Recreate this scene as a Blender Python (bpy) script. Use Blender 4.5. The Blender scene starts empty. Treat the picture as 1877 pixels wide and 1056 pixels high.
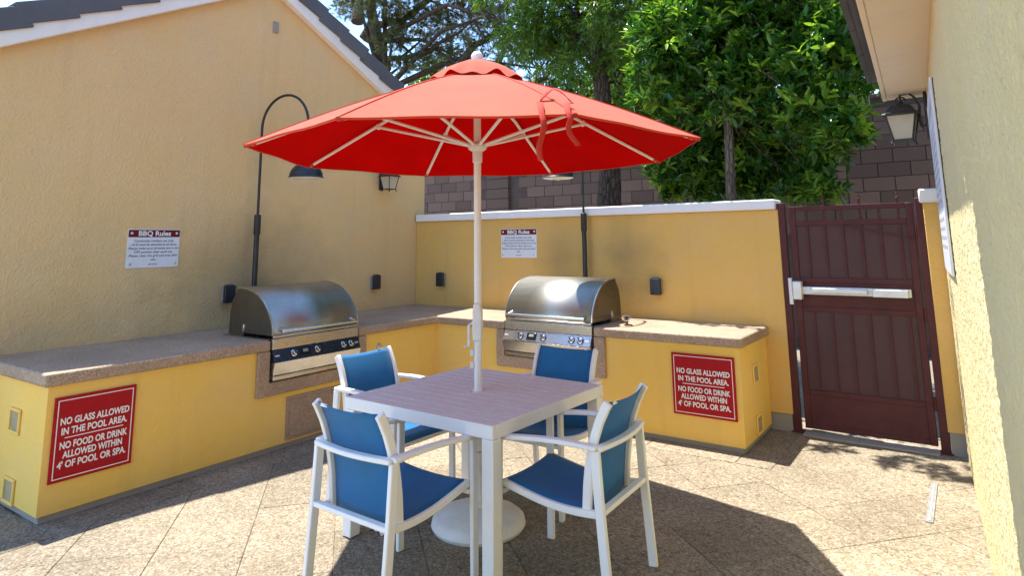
import bpy, math, random
import numpy as np
from math import sin, cos, pi, radians as R, sqrt, atan2
from mathutils import Vector, Matrix, noise

random.seed(7); rng = np.random.default_rng(7)
scene = bpy.context.scene
C = scene.collection

# ---------------------------------------------------------------- camera, sky, sun, exposure
CAM = Vector((5.62495, -5.96886, 1.6)); FPX, CYPX, TILT, ROLL, YAW = 1178.66, 252.95, .15872, -.01181, .60756
def cam_axes():
    right = Vector((cos(YAW), sin(YAW), 0)); fw = Vector((-sin(YAW), cos(YAW), 0)); up = Vector((0, 0, 1))
    F = fw*cos(TILT) + up*sin(TILT); U = -fw*sin(TILT) + up*cos(TILT)
    return right*cos(ROLL) + U*sin(ROLL), -right*sin(ROLL) + U*cos(ROLL), F
RX, UX, FX = cam_axes()
cd = bpy.data.cameras.new('camera'); cam = bpy.data.objects.new('camera', cd); C.objects.link(cam)
m = Matrix((RX, UX, -FX)).transposed().to_4x4(); m.translation = CAM; cam.matrix_world = m
cd.sensor_fit = 'HORIZONTAL'; cd.sensor_width = 36; cd.lens = 36*FPX/1877
cd.shift_y = -(528 - CYPX)/1877; cd.clip_end = 600; cd.clip_start = .05
scene.camera = cam

SUN = Vector((.345, -.055, -1)).normalized()          # direction the light travels
w = bpy.data.worlds.new('World'); scene.world = w; w.use_nodes = True
nt = w.node_tree; sky = nt.nodes.new('ShaderNodeTexSky'); sky.sky_type = 'NISHITA'; sky.sun_disc = False
sky.sun_elevation = math.asin(-SUN.z); sky.sun_rotation = atan2(-SUN.x, -SUN.y)
sky.air_density = 1.0; sky.dust_density = .05; sky.ozone_density = 4.0
bg = nt.nodes['Background']; bg.inputs[1].default_value = .15; nt.links.new(sky.outputs[0], bg.inputs[0])
sl = bpy.data.lights.new('sun', 'SUN'); sl.energy = 3.7; sl.angle = R(.53); sl.color = (1, .955, .88)
so = bpy.data.objects.new('sun', sl); C.objects.link(so); so.rotation_euler = SUN.to_track_quat('-Z', 'Y').to_euler(); so.location = (0, 0, 12)
scene.view_settings.view_transform = 'Standard'; scene.view_settings.look = 'None'
scene.view_settings.exposure = 1.68; scene.view_settings.gamma = 1
scene.render.engine = 'CYCLES'

def at(px, py, axis, v):
    """a pixel's ray met with a plane of known x, y or z"""
    d = FX + RX*((px - 938.5)/FPX) - UX*((py - CYPX)/FPX); i = 'xyz'.index(axis)
    return CAM + d*((v - CAM[i])/d[i])

# ---------------------------------------------------------------- mesh helpers
class MB:
    def __init__(s): s.v = []; s.f = []
    def add(s, v, f):
        n = len(s.v); s.v += [tuple(p) for p in v]; s.f += [tuple(i + n for i in q) for q in f]; return s
    def box(s, x0, x1, y0, y1, z0, z1):
        v = [(x, y, z) for z in (z0, z1) for y in (y0, y1) for x in (x0, x1)]
        return s.add(v, [(0, 2, 3, 1), (4, 5, 7, 6), (0, 1, 5, 4), (2, 6, 7, 3), (0, 4, 6, 2), (1, 3, 7, 5)])
    def prism(s, poly, a0, a1, axis='z'):
        """polygon extruded along an axis; poly coords are the two other axes in order"""
        def p(u, v, a): return (u, v, a) if axis == 'z' else ((a, u, v) if axis == 'x' else (u, a, v))
        n = len(poly); v = [p(u, q, a0) for u, q in poly] + [p(u, q, a1) for u, q in poly]
        return s.add(v, [tuple(range(n))[::-1], tuple(range(n, 2*n))] + [(i, (i+1) % n, (i+1) % n + n, i + n) for i in range(n)])
    def tube(s, path, r, n=10, cap=True):
        path = [Vector(p) for p in path]; rr = r if isinstance(r, (list, tuple)) else [r]*len(path)
        v = []; prev = None
        for i, p in enumerate(path):
            t = (path[min(i+1, len(path)-1)] - path[max(i-1, 0)]).normalized()
            if prev is None: a = t.orthogonal().normalized()
            else: a = (prev - t*prev.dot(t)).normalized()
            prev = a; b = t.cross(a)
            v += [p + (a*cos(2*pi*k/n) + b*sin(2*pi*k/n))*rr[i] for k in range(n)]
        f = [(i*n+k, i*n+(k+1) % n, (i+1)*n+(k+1) % n, (i+1)*n+k) for i in range(len(path)-1) for k in range(n)]
        if cap: f += [tuple(range(n))[::-1], tuple(range((len(path)-1)*n, len(path)*n))]
        return s.add(v, f)
    def bar(s, path, wd, ht, side):
        """rectangular bar swept along a path; 'side' is the width direction"""
        path = [Vector(p) for p in path]; side = Vector(side).normalized(); v = []
        for i, p in enumerate(path):
            t = (path[min(i+1, len(path)-1)] - path[max(i-1, 0)]).normalized()
            sd = (side - t*side.dot(t)).normalized(); h = t.cross(sd)
            v += [p + sd*(a*wd/2) + h*(b*ht/2) for a, b in ((-1, -1), (1, -1), (1, 1), (-1, 1))]
        f = [(i*4+k, i*4+(k+1) % 4, (i+1)*4+(k+1) % 4, (i+1)*4+k) for i in range(len(path)-1) for k in range(4)]
        n = len(path); f += [(3, 2, 1, 0), (n*4-4, n*4-3, n*4-2, n*4-1)]
        return s.add(v, f)
    def lathe(s, prof, n=28, o=(0, 0, 0)):
        v = [(o[0]+r*cos(2*pi*k/n), o[1]+r*sin(2*pi*k/n), o[2]+z) for r, z in prof for k in range(n)]
        f = [(i*n+k, i*n+(k+1) % n, (i+1)*n+(k+1) % n, (i+1)*n+k) for i in range(len(prof)-1) for k in range(n)]
        f += [tuple(range(n))[::-1], tuple(range((len(prof)-1)*n, len(prof)*n))]
        return s.add(v, f)
    def xf(s, M): s.v = [tuple(M @ Vector(p)) for p in s.v]; return s

def link(name, me, parent=None, loc=(0, 0, 0)):
    o = bpy.data.objects.new(name, me); C.objects.link(o); o.location = loc
    if parent: o.parent = parent
    return o
def build(name, mb, mat, parent=None, bevel=0, seg=2, smooth=35):
    me = bpy.data.meshes.new(name); me.from_pydata(mb.v, [], mb.f); me.update()
    import bmesh
    b = bmesh.new(); b.from_mesh(me); bmesh.ops.recalc_face_normals(b, faces=b.faces); b.to_mesh(me); b.free()
    if smooth:
        me.polygons.foreach_set('use_smooth', [True]*len(me.polygons)); me.set_sharp_from_angle(angle=R(smooth))
    me.materials.append(mat)
    o = link(name, me, parent)
    if bevel:
        bm = o.modifiers.new('bevel', 'BEVEL'); bm.width = bevel; bm.segments = seg; bm.limit_method = 'ANGLE'; bm.angle_limit = R(40)
        bm.harden_normals = False
    return o
def tag(o, label, cat, group=None):
    o['label'] = label; o['category'] = cat
    if group: o['group'] = group
    return o
def thing(name, label, cat, loc=(0, 0, 0), rz=0, group=None):
    o = link(name, None, None, loc); o.rotation_euler.z = rz; o.empty_display_size = .1
    return tag(o, label, cat, group)
def struct(o): o['kind'] = 'structure'; return o
def stuff(o): o['kind'] = 'stuff'; return o

# ---------------------------------------------------------------- materials
class NT:
    def __init__(s, name):
        s.m = bpy.data.materials.new(name); s.m.use_nodes = True; s.t = s.m.node_tree
        s.b = s.t.nodes['Principled BSDF']; s.out = s.t.nodes['Material Output']
    def n(s, typ, **kw):
        nd = s.t.nodes.new('ShaderNode' + typ)
        for k, v in kw.items():
            if k in nd.inputs: nd.inputs[k].default_value = v
            else: setattr(nd, k, v)
        return nd
    def l(s, a, b): s.t.links.new(a, b)
    def pos(s): return s.n('NewGeometry').outputs['Position']
    def obj(s): return s.n('TexCoord').outputs['Object']
    def noise(s, vec, scale, detail=4, rough=.55):
        nd = s.n('TexNoise', Scale=scale, Detail=detail, Roughness=rough); s.l(vec, nd.inputs['Vector']); return nd.outputs['Fac']
    def ramp(s, fac, stops, interp='LINEAR'):
        nd = s.n('ValToRGB'); nd.color_ramp.interpolation = interp; e = nd.color_ramp.elements
        while len(e) < len(stops): e.new(.5)
        for i, (p, c) in enumerate(stops): e[i].position = p; e[i].color = (*c, 1) if len(c) == 3 else c
        s.l(fac, nd.inputs[0]); return nd.outputs[0]
    def mix(s, fac, a, b, blend='MIX'):
        nd = s.n('Mix', data_type='RGBA', blend_type=blend)
        for sock, v in ((nd.inputs[0], fac), (nd.inputs[6], a), (nd.inputs[7], b)):
            if hasattr(v, 'is_linked') or hasattr(v, 'links'): s.l(v, sock)
            elif isinstance(v, (int, float)): sock.default_value = v
            else: sock.default_value = (*v, 1)
        return nd.outputs[2]
    def math(s, op, a, b=0.0, clamp=False):
        nd = s.n('Math', operation=op); nd.use_clamp = clamp
        for sock, v in zip(nd.inputs, (a, b)):
            if isinstance(v, (int, float)): sock.default_value = v
            else: s.l(v, sock)
        return nd.outputs[0]
    def bump(s, h, strength=.3, dist=.01):
        nd = s.n('Bump', Strength=strength, Distance=dist); s.l(h, nd.inputs['Height']); s.l(nd.outputs[0], s.b.inputs['Normal']); return nd
    def col(s, c):
        if hasattr(c, 'links'): s.l(c, s.b.inputs['Base Color'])
        else: s.b.inputs['Base Color'].default_value = (*c, 1)
        return s
    def set(s, **kw):
        for k, v in kw.items(): s.b.inputs[k.replace('_', ' ')].default_value = v
        return s

def stucco(name, c1, c2, scale=60, strength=.5, dist=.004, soot=()):
    k = NT(name); p = k.pos()
    big = k.noise(p, .9, 5, .6); c = k.mix(k.ramp(big, [(.35, (0, 0, 0)), (.7, (1, 1, 1))]), c1, c2)
    fine = k.noise(p, 14, 5, .65); c = k.mix(k.math('MULTIPLY', fine, .22), c, tuple(x*.72 for x in c1))
    # faint rain streaks: noise stretched in z
    mp = k.n('Mapping'); mp.inputs['Scale'].default_value = (5, 5, .35); k.l(p, mp.inputs[0])
    st = k.ramp(k.noise(mp.outputs[0], 1.3, 4), [(.55, (0, 0, 0)), (.8, (.26, .26, .26))]); c = k.mix(st, c, tuple(x*.68 for x in c1))
    blot = k.ramp(k.noise(p, 2.3, 6, .6), [(.42, (0, 0, 0)), (.72, (.22, .22, .22))]); lum = sum(c1)/3; c = k.mix(blot, c, tuple(.45*x + .55*lum for x in c1))
    for (o, rad, amt) in soot:                                  # smoke stains on the plaster behind the grills
        d = k.n('VectorMath', operation='SUBTRACT'); k.l(p, d.inputs[0]); d.inputs[1].default_value = o
        mpp = k.n('VectorMath', operation='DIVIDE'); k.l(d.outputs[0], mpp.inputs[0]); mpp.inputs[1].default_value = rad
        ln = k.n('VectorMath', operation='LENGTH'); k.l(mpp.outputs[0], ln.inputs[0])
        wob = k.math('ADD', ln.outputs['Value'], k.math('MULTIPLY', k.math('SUBTRACT', k.noise(p, 3.2, 5), .5), .9))
        f = k.math('MULTIPLY', k.math('SUBTRACT', 1.0, wob, True), amt, True)
        c = k.mix(f, c, (.085, .08, .062))
    k.col(c); k.set(Roughness=.92, Specular_IOR_Level=.2)
    h = k.math('ADD', k.noise(p, scale, 4, .6), k.math('MULTIPLY', k.noise(p, scale*.3, 3), .7))
    k.bump(h, strength, dist); return k.m
def pebbles(name, stops, scale=62, fine=150, strength=.55, dark=.5, rough=.85, rand=.0):
    k = NT(name); p = k.pos()
    def layer(sc):
        wv = k.n('TexVoronoi', Scale=sc, Randomness=1.0); k.l(p, wv.inputs['Vector'])
        sp = k.n('SeparateColor'); k.l(wv.outputs['Color'], sp.inputs[0]); return wv.outputs['Distance'], sp.outputs[0]
    d1, r1 = layer(scale); d2, r2 = layer(fine)
    c = k.mix(k.ramp(r2, [(.45, (0, 0, 0)), (.55, (1, 1, 1))]), k.ramp(r1, stops, 'CONSTANT'), k.ramp(r2, stops, 'CONSTANT'))
    c = k.mix(k.ramp(d1, [(.3, (0, 0, 0)), (.75, (dark,)*3)]), c, tuple(.45*x for x in stops[0][1]))
    big = k.ramp(k.noise(p, 1.7, 5, .62), [(.35, (.80, .79, .78)), (.65, (1.06, 1.05, 1.03))]); c = k.mix(1.0, c, big, 'MULTIPLY')
    if rand:
        oi = k.n('ObjectInfo'); c = k.mix(1.0, c, k.ramp(oi.outputs['Random'], [(0, (1-rand,)*3), (1, (1.0,)*3)]), 'MULTIPLY')
    spots = k.ramp(k.noise(p, 9, 3), [(.66, (0, 0, 0)), (.78, (.35,)*3)]); c = k.mix(spots, c, tuple(.4*x for x in stops[0][1]))
    k.col(c); k.set(Roughness=rough, Specular_IOR_Level=.3)
    k.bump(k.math('SUBTRACT', 1.0, d1), strength, .006); return k.m
def paint(name, c, rough=.45, var=.12, metal=0, bumpy=0, spec=.5, scale=9):
    k = NT(name); p = k.obj(); f = k.ramp(k.noise(p, scale, 5, .65), [(.35, (1-var*1.4,)*3), (.7, (1.0,)*3)])
    k.col(k.mix(1.0, c, f, 'MULTIPLY')); k.set(Roughness=rough, Metallic=metal, Specular_IOR_Level=spec)
    rr = k.n('MapRange'); k.l(k.noise(p, scale*2.3, 3), rr.inputs[0]); rr.inputs[3].default_value = max(rough-.1, .03); rr.inputs[4].default_value = min(rough+.12, 1); k.l(rr.outputs[0], k.b.inputs['Roughness'])
    if bumpy: k.bump(k.noise(p, 220, 2), bumpy, .001)
    return k.m
def steel(name, c=(.62, .61, .59), rough=.24, smudge=.15):
    k = NT(name); p = k.obj(); mp = k.n('Mapping'); mp.inputs['Scale'].default_value = (2.0, 160, 160); k.l(p, mp.inputs[0])
    br = k.noise(mp.outputs[0], 3, 3); sm = k.noise(p, 5, 5, .7)
    k.col(k.mix(k.ramp(sm, [(.4, (0, 0, 0)), (.75, (smudge*2,)*3)]), c, tuple(x*.55 for x in c))); k.set(Metallic=1.0)
    k.l(k.math('ADD', k.math('MULTIPLY', br, .16), k.math('ADD', k.math('MULTIPLY', sm, .14), rough-.12)), k.b.inputs['Roughness'])
    k.bump(br, .04, .001); return k.m
def fabric(name, c, trans=.25, weave=900, rough=.8, through=0.0, fade=.15, sheen=.25):
    k = NT(name); p = k.obj()
    wv = k.n('TexWave', Scale=weave/6.0, Distortion=.4, wave_type='BANDS', bands_direction='X'); k.l(p, wv.inputs['Vector'])
    wv2 = k.n('TexWave', Scale=weave/6.0, Distortion=.4, wave_type='BANDS', bands_direction='Z'); k.l(p, wv2.inputs['Vector'])
    ww = k.math('MULTIPLY', wv.outputs[1], wv2.outputs[1])
    f = k.ramp(k.noise(p, 4, 5, .6), [(.3, (1-fade,)*3), (.7, (1.0,)*3)]); cc = k.mix(1.0, c, f, 'MULTIPLY'); k.col(cc)
    k.set(Roughness=rough, Specular_IOR_Level=sheen); k.b.inputs['Sheen Weight'].default_value = sheen
    h = k.math('ADD', k.math('MULTIPLY', ww, .15), k.noise(p, 5, 5, .6)); k.bump(h, .35, .02)
    tr = k.n('BsdfTranslucent'); k.l(cc, tr.inputs[0]); mx = k.n('MixShader', Fac=trans); k.l(k.b.outputs[0], mx.inputs[1]); k.l(tr.outputs[0], mx.inputs[2])
    last = mx.outputs[0]
    if through:
        tp = k.n('BsdfTransparent'); m2 = k.n('MixShader', Fac=through); k.l(last, m2.inputs[1]); k.l(tp.outputs[0], m2.inputs[2]); last = m2.outputs[0]
    k.l(last, k.out.inputs[0]); return k.m
def leafmat(name, stops, rough=.35, trans=.3, spec=.5):
    k = NT(name); a = k.n('Attribute', attribute_name='tint'); c = k.ramp(a.outputs['Fac'], stops); k.col(c); k.set(Roughness=rough, Specular_IOR_Level=spec)
    tr = k.n('BsdfTranslucent'); k.l(k.mix(1.0, c, (1.3, 1.25, .5), 'MULTIPLY'), tr.inputs[0]); mx = k.n('MixShader', Fac=trans)
    k.l(k.b.outputs[0], mx.inputs[1]); k.l(tr.outputs[0], mx.inputs[2]); k.l(mx.outputs[0], k.out.inputs[0]); return k.m
def bark(name, c1, c2):
    k = NT(name); p = k.obj(); mp = k.n('Mapping'); mp.inputs['Scale'].default_value = (1, 1, .3); k.l(p, mp.inputs[0])
    wv = k.n('TexVoronoi', Scale=22, feature='DISTANCE_TO_EDGE'); k.l(mp.outputs[0], wv.inputs['Vector'])
    n1 = k.noise(mp.outputs[0], 30, 5); h = k.math('ADD', k.ramp(wv.outputs['Distance'], [(0, (0, 0, 0)), (.25, (1, 1, 1))]), n1)
    k.col(k.mix(k.ramp(h, [(.4, (0, 0, 0)), (1.3, (1, 1, 1))]), c1, c2)); k.set(Roughness=.95, Specular_IOR_Level=.1); k.bump(h, .9, .03); return k.m
def meshscreen(name, c):
    k = NT(name); p = k.obj(); k.col(k.mix(k.noise(p, 6, 5), c, tuple(x*.6 for x in c))); k.set(Roughness=.55)
    wv = k.n('TexVoronoi', Scale=95, Randomness=0.0); k.l(p, wv.inputs['Vector'])
    hole = k.ramp(wv.outputs['Distance'], [(.36, (1, 1, 1)), (.39, (0, 0, 0))]); tp = k.n('BsdfTransparent'); mx = k.n('MixShader')
    k.l(hole, mx.inputs[0]); k.l(k.b.outputs[0], mx.inputs[1]); k.l(tp.outputs[0], mx.inputs[2]); k.l(mx.outputs[0], k.out.inputs[0]); return k.m

YEL1, YEL2 = (.66, .435, .165), (.72, .49, .20)
M = dict(
    gable=stucco('stucco_pool_house', (.76, .52, .235), (.82, .56, .265), 48, .9, .011, soot=[((0, -2.25, 1.2), (1, 1.1, .9), .5), ((0, -4.3, .95), (1, 1.5, .4), .25)]),
    gwall=stucco('stucco_garden_wall', (.72, .44, .12), (.77, .48, .145), 52, .85, .009, soot=[((2.1, 0, 1.42), (.42, 1, .5), .38), ((2.8, 0, 1.42), (.5, 1, .55), .48)]),
    base=stucco('stucco_counter', (.88, .56, .12), (.91, .59, .14), 60, .7, .006),
    rwall=stucco('stucco_near_building', (.69, .59, .31), (.74, .64, .35), 60, .9, .010),
    trim=stucco('trim_white', (.82, .79, .73), (.87, .84, .79), 40, .2, .003),
    coping=stucco('coping_white', (.80, .79, .77), (.86, .85, .83), 30, .3, .003),
    soffit=stucco('soffit_cream', (.80, .71, .58), (.84, .75, .62), 50, .2, .003),
    plinth=stucco('plinth_grey', (.30, .28, .25), (.36, .33, .29), 50, .4, .004),
    pave=pebbles('exposed_aggregate_paving', [(0, (.29, .236, .16)), (.2, (.34, .288, .208)), (.42, (.235, .184, .12)), (.55, (.39, .34, .255)), (.75, (.30, .24, .16)), (.92, (.17, .135, .09))], 52, 120, .7, .35,   .85, .2),
    slab=pebbles('aggregate_counter_slab', [(0, (.46, .32, .215)), (.25, (.52, .375, .26)), (.5, (.39, .27, .18)), (.68, (.56, .42, .30)), (.88, (.29, .20, .135))], 120, 260, .35, .35, .6),
    earth=stucco('ground_concrete', (.20, .175, .14), (.24, .21, .165), 20, .5, .01),
    tile=stucco('roof_tile_concrete', (.095, .10, .115), (.15, .155, .165), 40, .6, .004),
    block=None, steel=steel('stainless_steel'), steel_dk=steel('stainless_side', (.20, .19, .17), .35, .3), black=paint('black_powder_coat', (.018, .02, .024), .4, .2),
    hood=steel('stainless_hood', (.36, .352, .31), .40, .25), panel=paint('grill_panel_dark_reflection', (.05, .055, .07), .25, .2, .6),
    white=paint('white_powder_coat', (.86, .845, .81), .5, .03, spec=.35), plast=paint('white_plastic', (.83, .815, .78), .55, .08, scale=12),
    slat=paint('table_slat_taupe', (.74, .70, .67), .62, .05, scale=14, spec=.3), blue=fabric('blue_sling', (.03, .27, .60), .42, 1400, .5, .05, .2),
    red=fabric('red_canvas_sunlit_faded', (.80, .145, .07), .35, 1500, .85, 0, .16), redin=fabric('red_canvas_shaded', (.44, .002, .0015), .5, 1500, .9, 0, .1, 0.02), strap=fabric('red_strap', (.75, .055, .03), .3, 900, .8),  # sunlit top and shaded underside put into two canvas colours; top also faded
    gate=paint('gate_brown_paint', (.098, .027, .027), .55, .2, bumpy=.15, spec=.25), screen=meshscreen('gate_perforated_sheet', (.078, .022, .022)),
    alu=paint('brushed_aluminium', (.72, .72, .72), .35, .12, .35), signw=paint('sign_white', (.74, .76, .82), .4, .05), maroon=paint('sign_maroon', (.16, .012, .016), .6, .05, spec=.2),
    signr=paint('sign_red', (.40, .008, .012), .6, .05, spec=.2), ink=paint('sign_ink', (.05, .05, .06), .5, 0), letter=paint('sign_letter_white', (.80, .80, .78), .45, 0),
    glass=None, iron=paint('lantern_black', (.03, .033, .035), .45, .3), socket=paint('outlet_cover', (.022, .024, .034), .35, .15), greyb=paint('outlet_side_grey', (.30, .29, .28), .5, .1),
    trackm=paint('galvanised_track', (.36, .36, .36), .5, .3, .2), faint=paint('faded_print', (.50, .51, .55), .5, .1), ventg=paint('vent_tan', (.44, .36, .21), .8, .2), sign_back=paint('sign_edge_dark', (.06, .055, .05), .6, .1), chrome=steel('chrome_knob', (.75, .75, .74), .12, .05), display=paint('display', (.01, .011, .013), .15, 0),
    barkd=bark('pine_bark', (.03, .024, .02), (.115, .085, .065)), barkl=bark('laurel_bark', (.09, .075, .055), (.2, .17, .13)),
    laurel=leafmat('laurel_leaf', [(0, (.022, .08, .011)), (.5, (.042, .135, .018)), (.8, (.13, .28, .03)), (1, (.32, .50, .055))], .25, .4),
    ash=leafmat('ash_leaf', [(0, (.03, .085, .012)), (.5, (.075, .17, .02)), (1, (.20, .32, .04))], .45, .42),
    pine=leafmat('pine_needle', [(0, (.03, .045, .014)), (.5, (.075, .095, .03)), (1, (.16, .165, .06))], .5, .2),
    shingle=paint('house_wall_cream', (.62, .55, .45), .9, .1), paper=paint('paper_scrap', (.75, .74, .7), .8, .05))
k = NT('lantern_frosted_glass'); k.col(k.mix(k.noise(k.obj(), 20, 3), (.62, .56, .42), (.72, .66, .52))); k.set(Roughness=.4); k.b.inputs['Transmission Weight'].default_value = .35; M['glass'] = k.m
k = NT('grey_pink_block'); p = k.pos(); oi = k.n('ObjectInfo')
c = k.ramp(oi.outputs['Random'], [(0, (.13, .084, .064)), (.5, (.185, .118, .09)), (1, (.245, .155, .117))]); c = k.mix(k.math('MULTIPLY', k.noise(p, 30, 5, .7), .5), c, (.14, .09, .072)); k.col(c); k.set(Roughness=.95); k.bump(k.noise(p, 60, 4), .6, .006); M['block'] = k.m

# ---------------------------------------------------------------- ground and paving
g = MB().add([(-150, -150, -.03), (150, -150, -.03), (150, 150, -.03), (-150, 150, -.03)], [(0, 1, 2, 3)])
struct(build('ground', g, M['earth'], smooth=0))
patio = link('patio', None); struct(patio)
S = .4572; A49 = R(49); ud = Vector((cos(A49), sin(A49), 0)); vd = Vector((sin(R(41)), cos(R(41)), 0)); vd = Vector((-sin(A49), cos(A49), 0))
n41 = Vector((sin(R(41)), cos(R(41)), 0))
# joints: n41.P = .069 + S k   and   m49.P = 4.58 + S j
m49 = Vector((sin(A49), -cos(A49), 0))
e1 = Vector((cos(R(49)), sin(R(49)), 0))
def grid(kk, jj):            # point with n41.P, m49.P given (axes are orthogonal)
    return n41*kk + m49*jj
sl_m = MB(); hw_, bv, th = S/2-.0016, .002, .03
v = []
for z, q in ((-th, hw_), (-bv, hw_), (0, hw_-bv)): v += [(a*q, b*q, z) for a, b in ((-1, -1), (1, -1), (1, 1), (-1, 1))]
f = [(8, 9, 10, 11), (3, 2, 1, 0)] + [(i*4+k_, i*4+(k_+1) % 4, (i+1)*4+(k_+1) % 4, (i+1)*4+k_) for i in (0, 1) for k_ in range(4)]
sl_m.add(v, f); first = None; cnt = 0
for ki in range(-16, 16):
    for ji in range(-14, 14):
        c_ = grid(.069 + S*(ki+.5), 4.58 + S*(ji+.5))
        if not (.75 < c_.x < 6.1 and -6.3 < c_.y < .15): continue
        if (c_.x < .8 and c_.y > -4.0) or (c_.x < 3.9 and c_.y > -.5): continue
        d = (c_ - CAM); dep = d.dot(FX)
        if dep < .6 and c_.x < 3.5: continue
        if first is None:
            first = build('paving_slab', sl_m, M['pave'], patio, smooth=0); o = first
        else: o = link('paving_slab', first.data, patio)
        o.location = (c_.x, c_.y, random.uniform(-.0012, .0012)); o.rotation_euler = (random.uniform(-.001, .001), random.uniform(-.001, .001), A49 + pi/2*random.randrange(4)); cnt += 1
# outer paving beyond the built slabs, in one sheet below their tops
struct(build('pool_deck', MB().add([(-6, -16, -.008), (12, -16, -.008), (12, 2.5, -.008), (-6, 2.5, -.008)], [(0, 1, 2, 3)]), M['pave'], smooth=0))
# border course along the counter
def border(x0, x1, y0, y1):
    build('border_slab', MB().box(x0+.003, x1-.003, y0+.003, y1-.003, -.02, .005), M['pave'], patio, bevel=.004, seg=1)
for i in range(5):
    border(1.02, 1.30, -4.26 + .89*i, -4.26 + .89*(i+1) if i < 4 else -1.02 + .22)
border(.2, 1.30, -4.50, -4.26)
for i in range(4): border(1.30 + .70*i, 1.30 + .70*(i+1), -1.02, -.78)
border(4.10, 4.35, -1.02, -.5); border(4.10, 4.35, -.5, 0.0)

# ---------------------------------------------------------------- pool house (gable building on the left)
ph = thing('pool_house', 'yellow stucco gabled pool house with grey tiled roof behind the left grill', 'building', (0, -2.206, 0))
YC = -2.206; HALF = 2.351; APEX = 4.25; SL = .527
def zr(y): return APEX - SL*abs(y)
build('wall', MB().prism([(-HALF, -.02), (HALF, -.02), (HALF, zr(HALF)), (0, APEX), (-HALF, zr(HALF))], -4.2, 0, 'x'), M['gable'], ph)
for s_, nm in ((-1, 'near'), (1, 'far')):
    OV = HALF + .32
    def P(y, dz): return (s_*y, zr(y) + dz)
    # rake board standing proud of the wall
    build('rake_board', MB().prism([P(0, -.07), P(OV, -.07), P(OV, .13), P(0, .13)][::s_], .0025, .088, 'x'), M['trim'], ph, bevel=.008)
    build('roof_deck', MB().prism([P(0, .131), P(OV, .131), P(OV, .17), P(0, .17)], -4.3, .085, 'x'), M['tile'], ph)
    # barge tiles stepping down the rake
    n = 9; L = OV/n*1.0; ang = math.atan(SL); sec = 1/cos(ang)
    tm = MB(); t_len = L*sec*1.14
    # L profile in local x (towards viewer) and z, swept down-slope (local y)
    prof = [(.112, -.115), (.112, .05), (-.22, .05), (-.22, .03), (.092, .03), (.092, -.115)]
    vv = [(x, 0, z - .004) for x, z in prof] + [(x, t_len, z + .030) for x, z in prof]; nn = len(prof)
    tm.add(vv, [tuple(range(nn))[::-1], tuple(range(nn, 2*nn))] + [(i, (i+1) % nn, (i+1) % nn+nn, i+nn) for i in range(nn)])
    base = None
    for i in range(n):
        if base is None: o = base = build('roof_tile', tm, M['tile'], ph, bevel=.006)
        else:
            o = link('roof_tile', base.data, ph); bm = o.modifiers.new('bevel', 'BEVEL'); bm.width = .006; bm.segments = 2; bm.limit_method = 'ANGLE'
        y = L*i; z = zr(y) + .165
        e = Matrix.Translation((random.uniform(-.004, .004), s_*y, z)) @ Matrix(((1, 0, 0, 0), (0, s_*cos(ang), 0, 0), (0, 0, 1, 0), (0, 0, 0, 1)))
        rot = Matrix.Rotation(-s_*ang, 4, 'X'); o.matrix_local = Matrix.Translation((random.uniform(-.006, .006), s_*y, z)) @ rot @ Matrix.Diagonal((1, s_, 1, 1))
    # the field of tiles behind, in stepped courses
    fm = MB()
    for i in range(n):
        y0, y1 = L*i, L*(i+1)*1.0
        fm.prism([P(y0, .172), P(y1, .172), P(y1, .235), P(y0, .20)], -4.35, -.03, 'x')
    stuff(build('roof_courses', fm, M['tile'], ph, smooth=0))
build('gable_vent', MB().box(.003, .018, .045, .105, 3.745, 3.865), M['plinth'], ph, bevel=.004)
build('ridge_tile', MB().tube([(-4.3, 0, APEX+.19), (.17, 0, APEX+.19)], .11, 12), M['tile'], ph)
build('eave_board', MB().box(-4.3, 0, HALF+.30, HALF+.33, zr(HALF+.32)-.06, zr(HALF+.32)+.13), M['trim'], ph)

# ---------------------------------------------------------------- low garden wall, gate pillar, gate
gw = thing('garden_wall', 'low yellow stucco wall with white coping behind the right grill', 'wall', (2.15, .1, 0))
build('wall', MB().box(-2.147, 2.145, -.10, .10, .14, 1.845), M['gwall'], gw, bevel=.006)
build('plinth', MB().box(-2.147, 2.135, -.085, .09, -.02, .139), M['plinth'], gw)
build('coping', MB().box(-2.13, 2.13, -.135, .135, 1.846, 1.935), M['coping'], gw, bevel=.012)
gp = thing('gate_pillar', 'narrow yellow pillar with white cap between gate and near building', 'pillar', (5.425, .1, 0))
build('shaft', MB().box(-.055, .06, -.10, .10, .16, 1.855), M['gwall'], gp, bevel=.006)
build('plinth', MB().box(-.045, .05, -.09, .09, -.02, .159), M['plinth'], gp)
build('cap', MB().box(-.075, .06, -.13, .13, 1.856, 1.965), M['coping'], gp, bevel=.014)

gt = thing('gate', 'dark brown metal gate with perforated sheet and silver push bar', 'gate', (4.835, .04, 0)); GX0, GX1 = -.455, .465
for x in (-.517, .512):
    p_ = build('post', MB().box(x-.03, x+.03, -.03, .03, 0, 1.90), M['gate'], gt, bevel=.004)
    build('base_plate', MB().box(x-.045, x+.045, -.045, .045, 0.001, .012), M['gate'], p_)
for x in (GX0, GX1-.05): build('stile', MB().box(x, x+.05, -.02, .02, .045, 1.865), M['gate'], gt, bevel=.004)
for z0, z1 in ((1.825, 1.866), (1.70, 1.742), (1.225, 1.265), (.985, 1.025), (.315, .355), (.046, .085)):
    build('rail', MB().box(GX0+.051, GX1-.051, -.019, .019, z0, z1), M['gate'], gt, bevel=.003)
build('mesh_panel', MB().box(GX0+.04, GX1-.04, -.006, -.004, 1.26, 1.705), M['screen'], gt)
build('mesh_panel', MB().box(GX0+.04, GX1-.04, -.006, -.004, .35, .99), M['screen'], gt)
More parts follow.
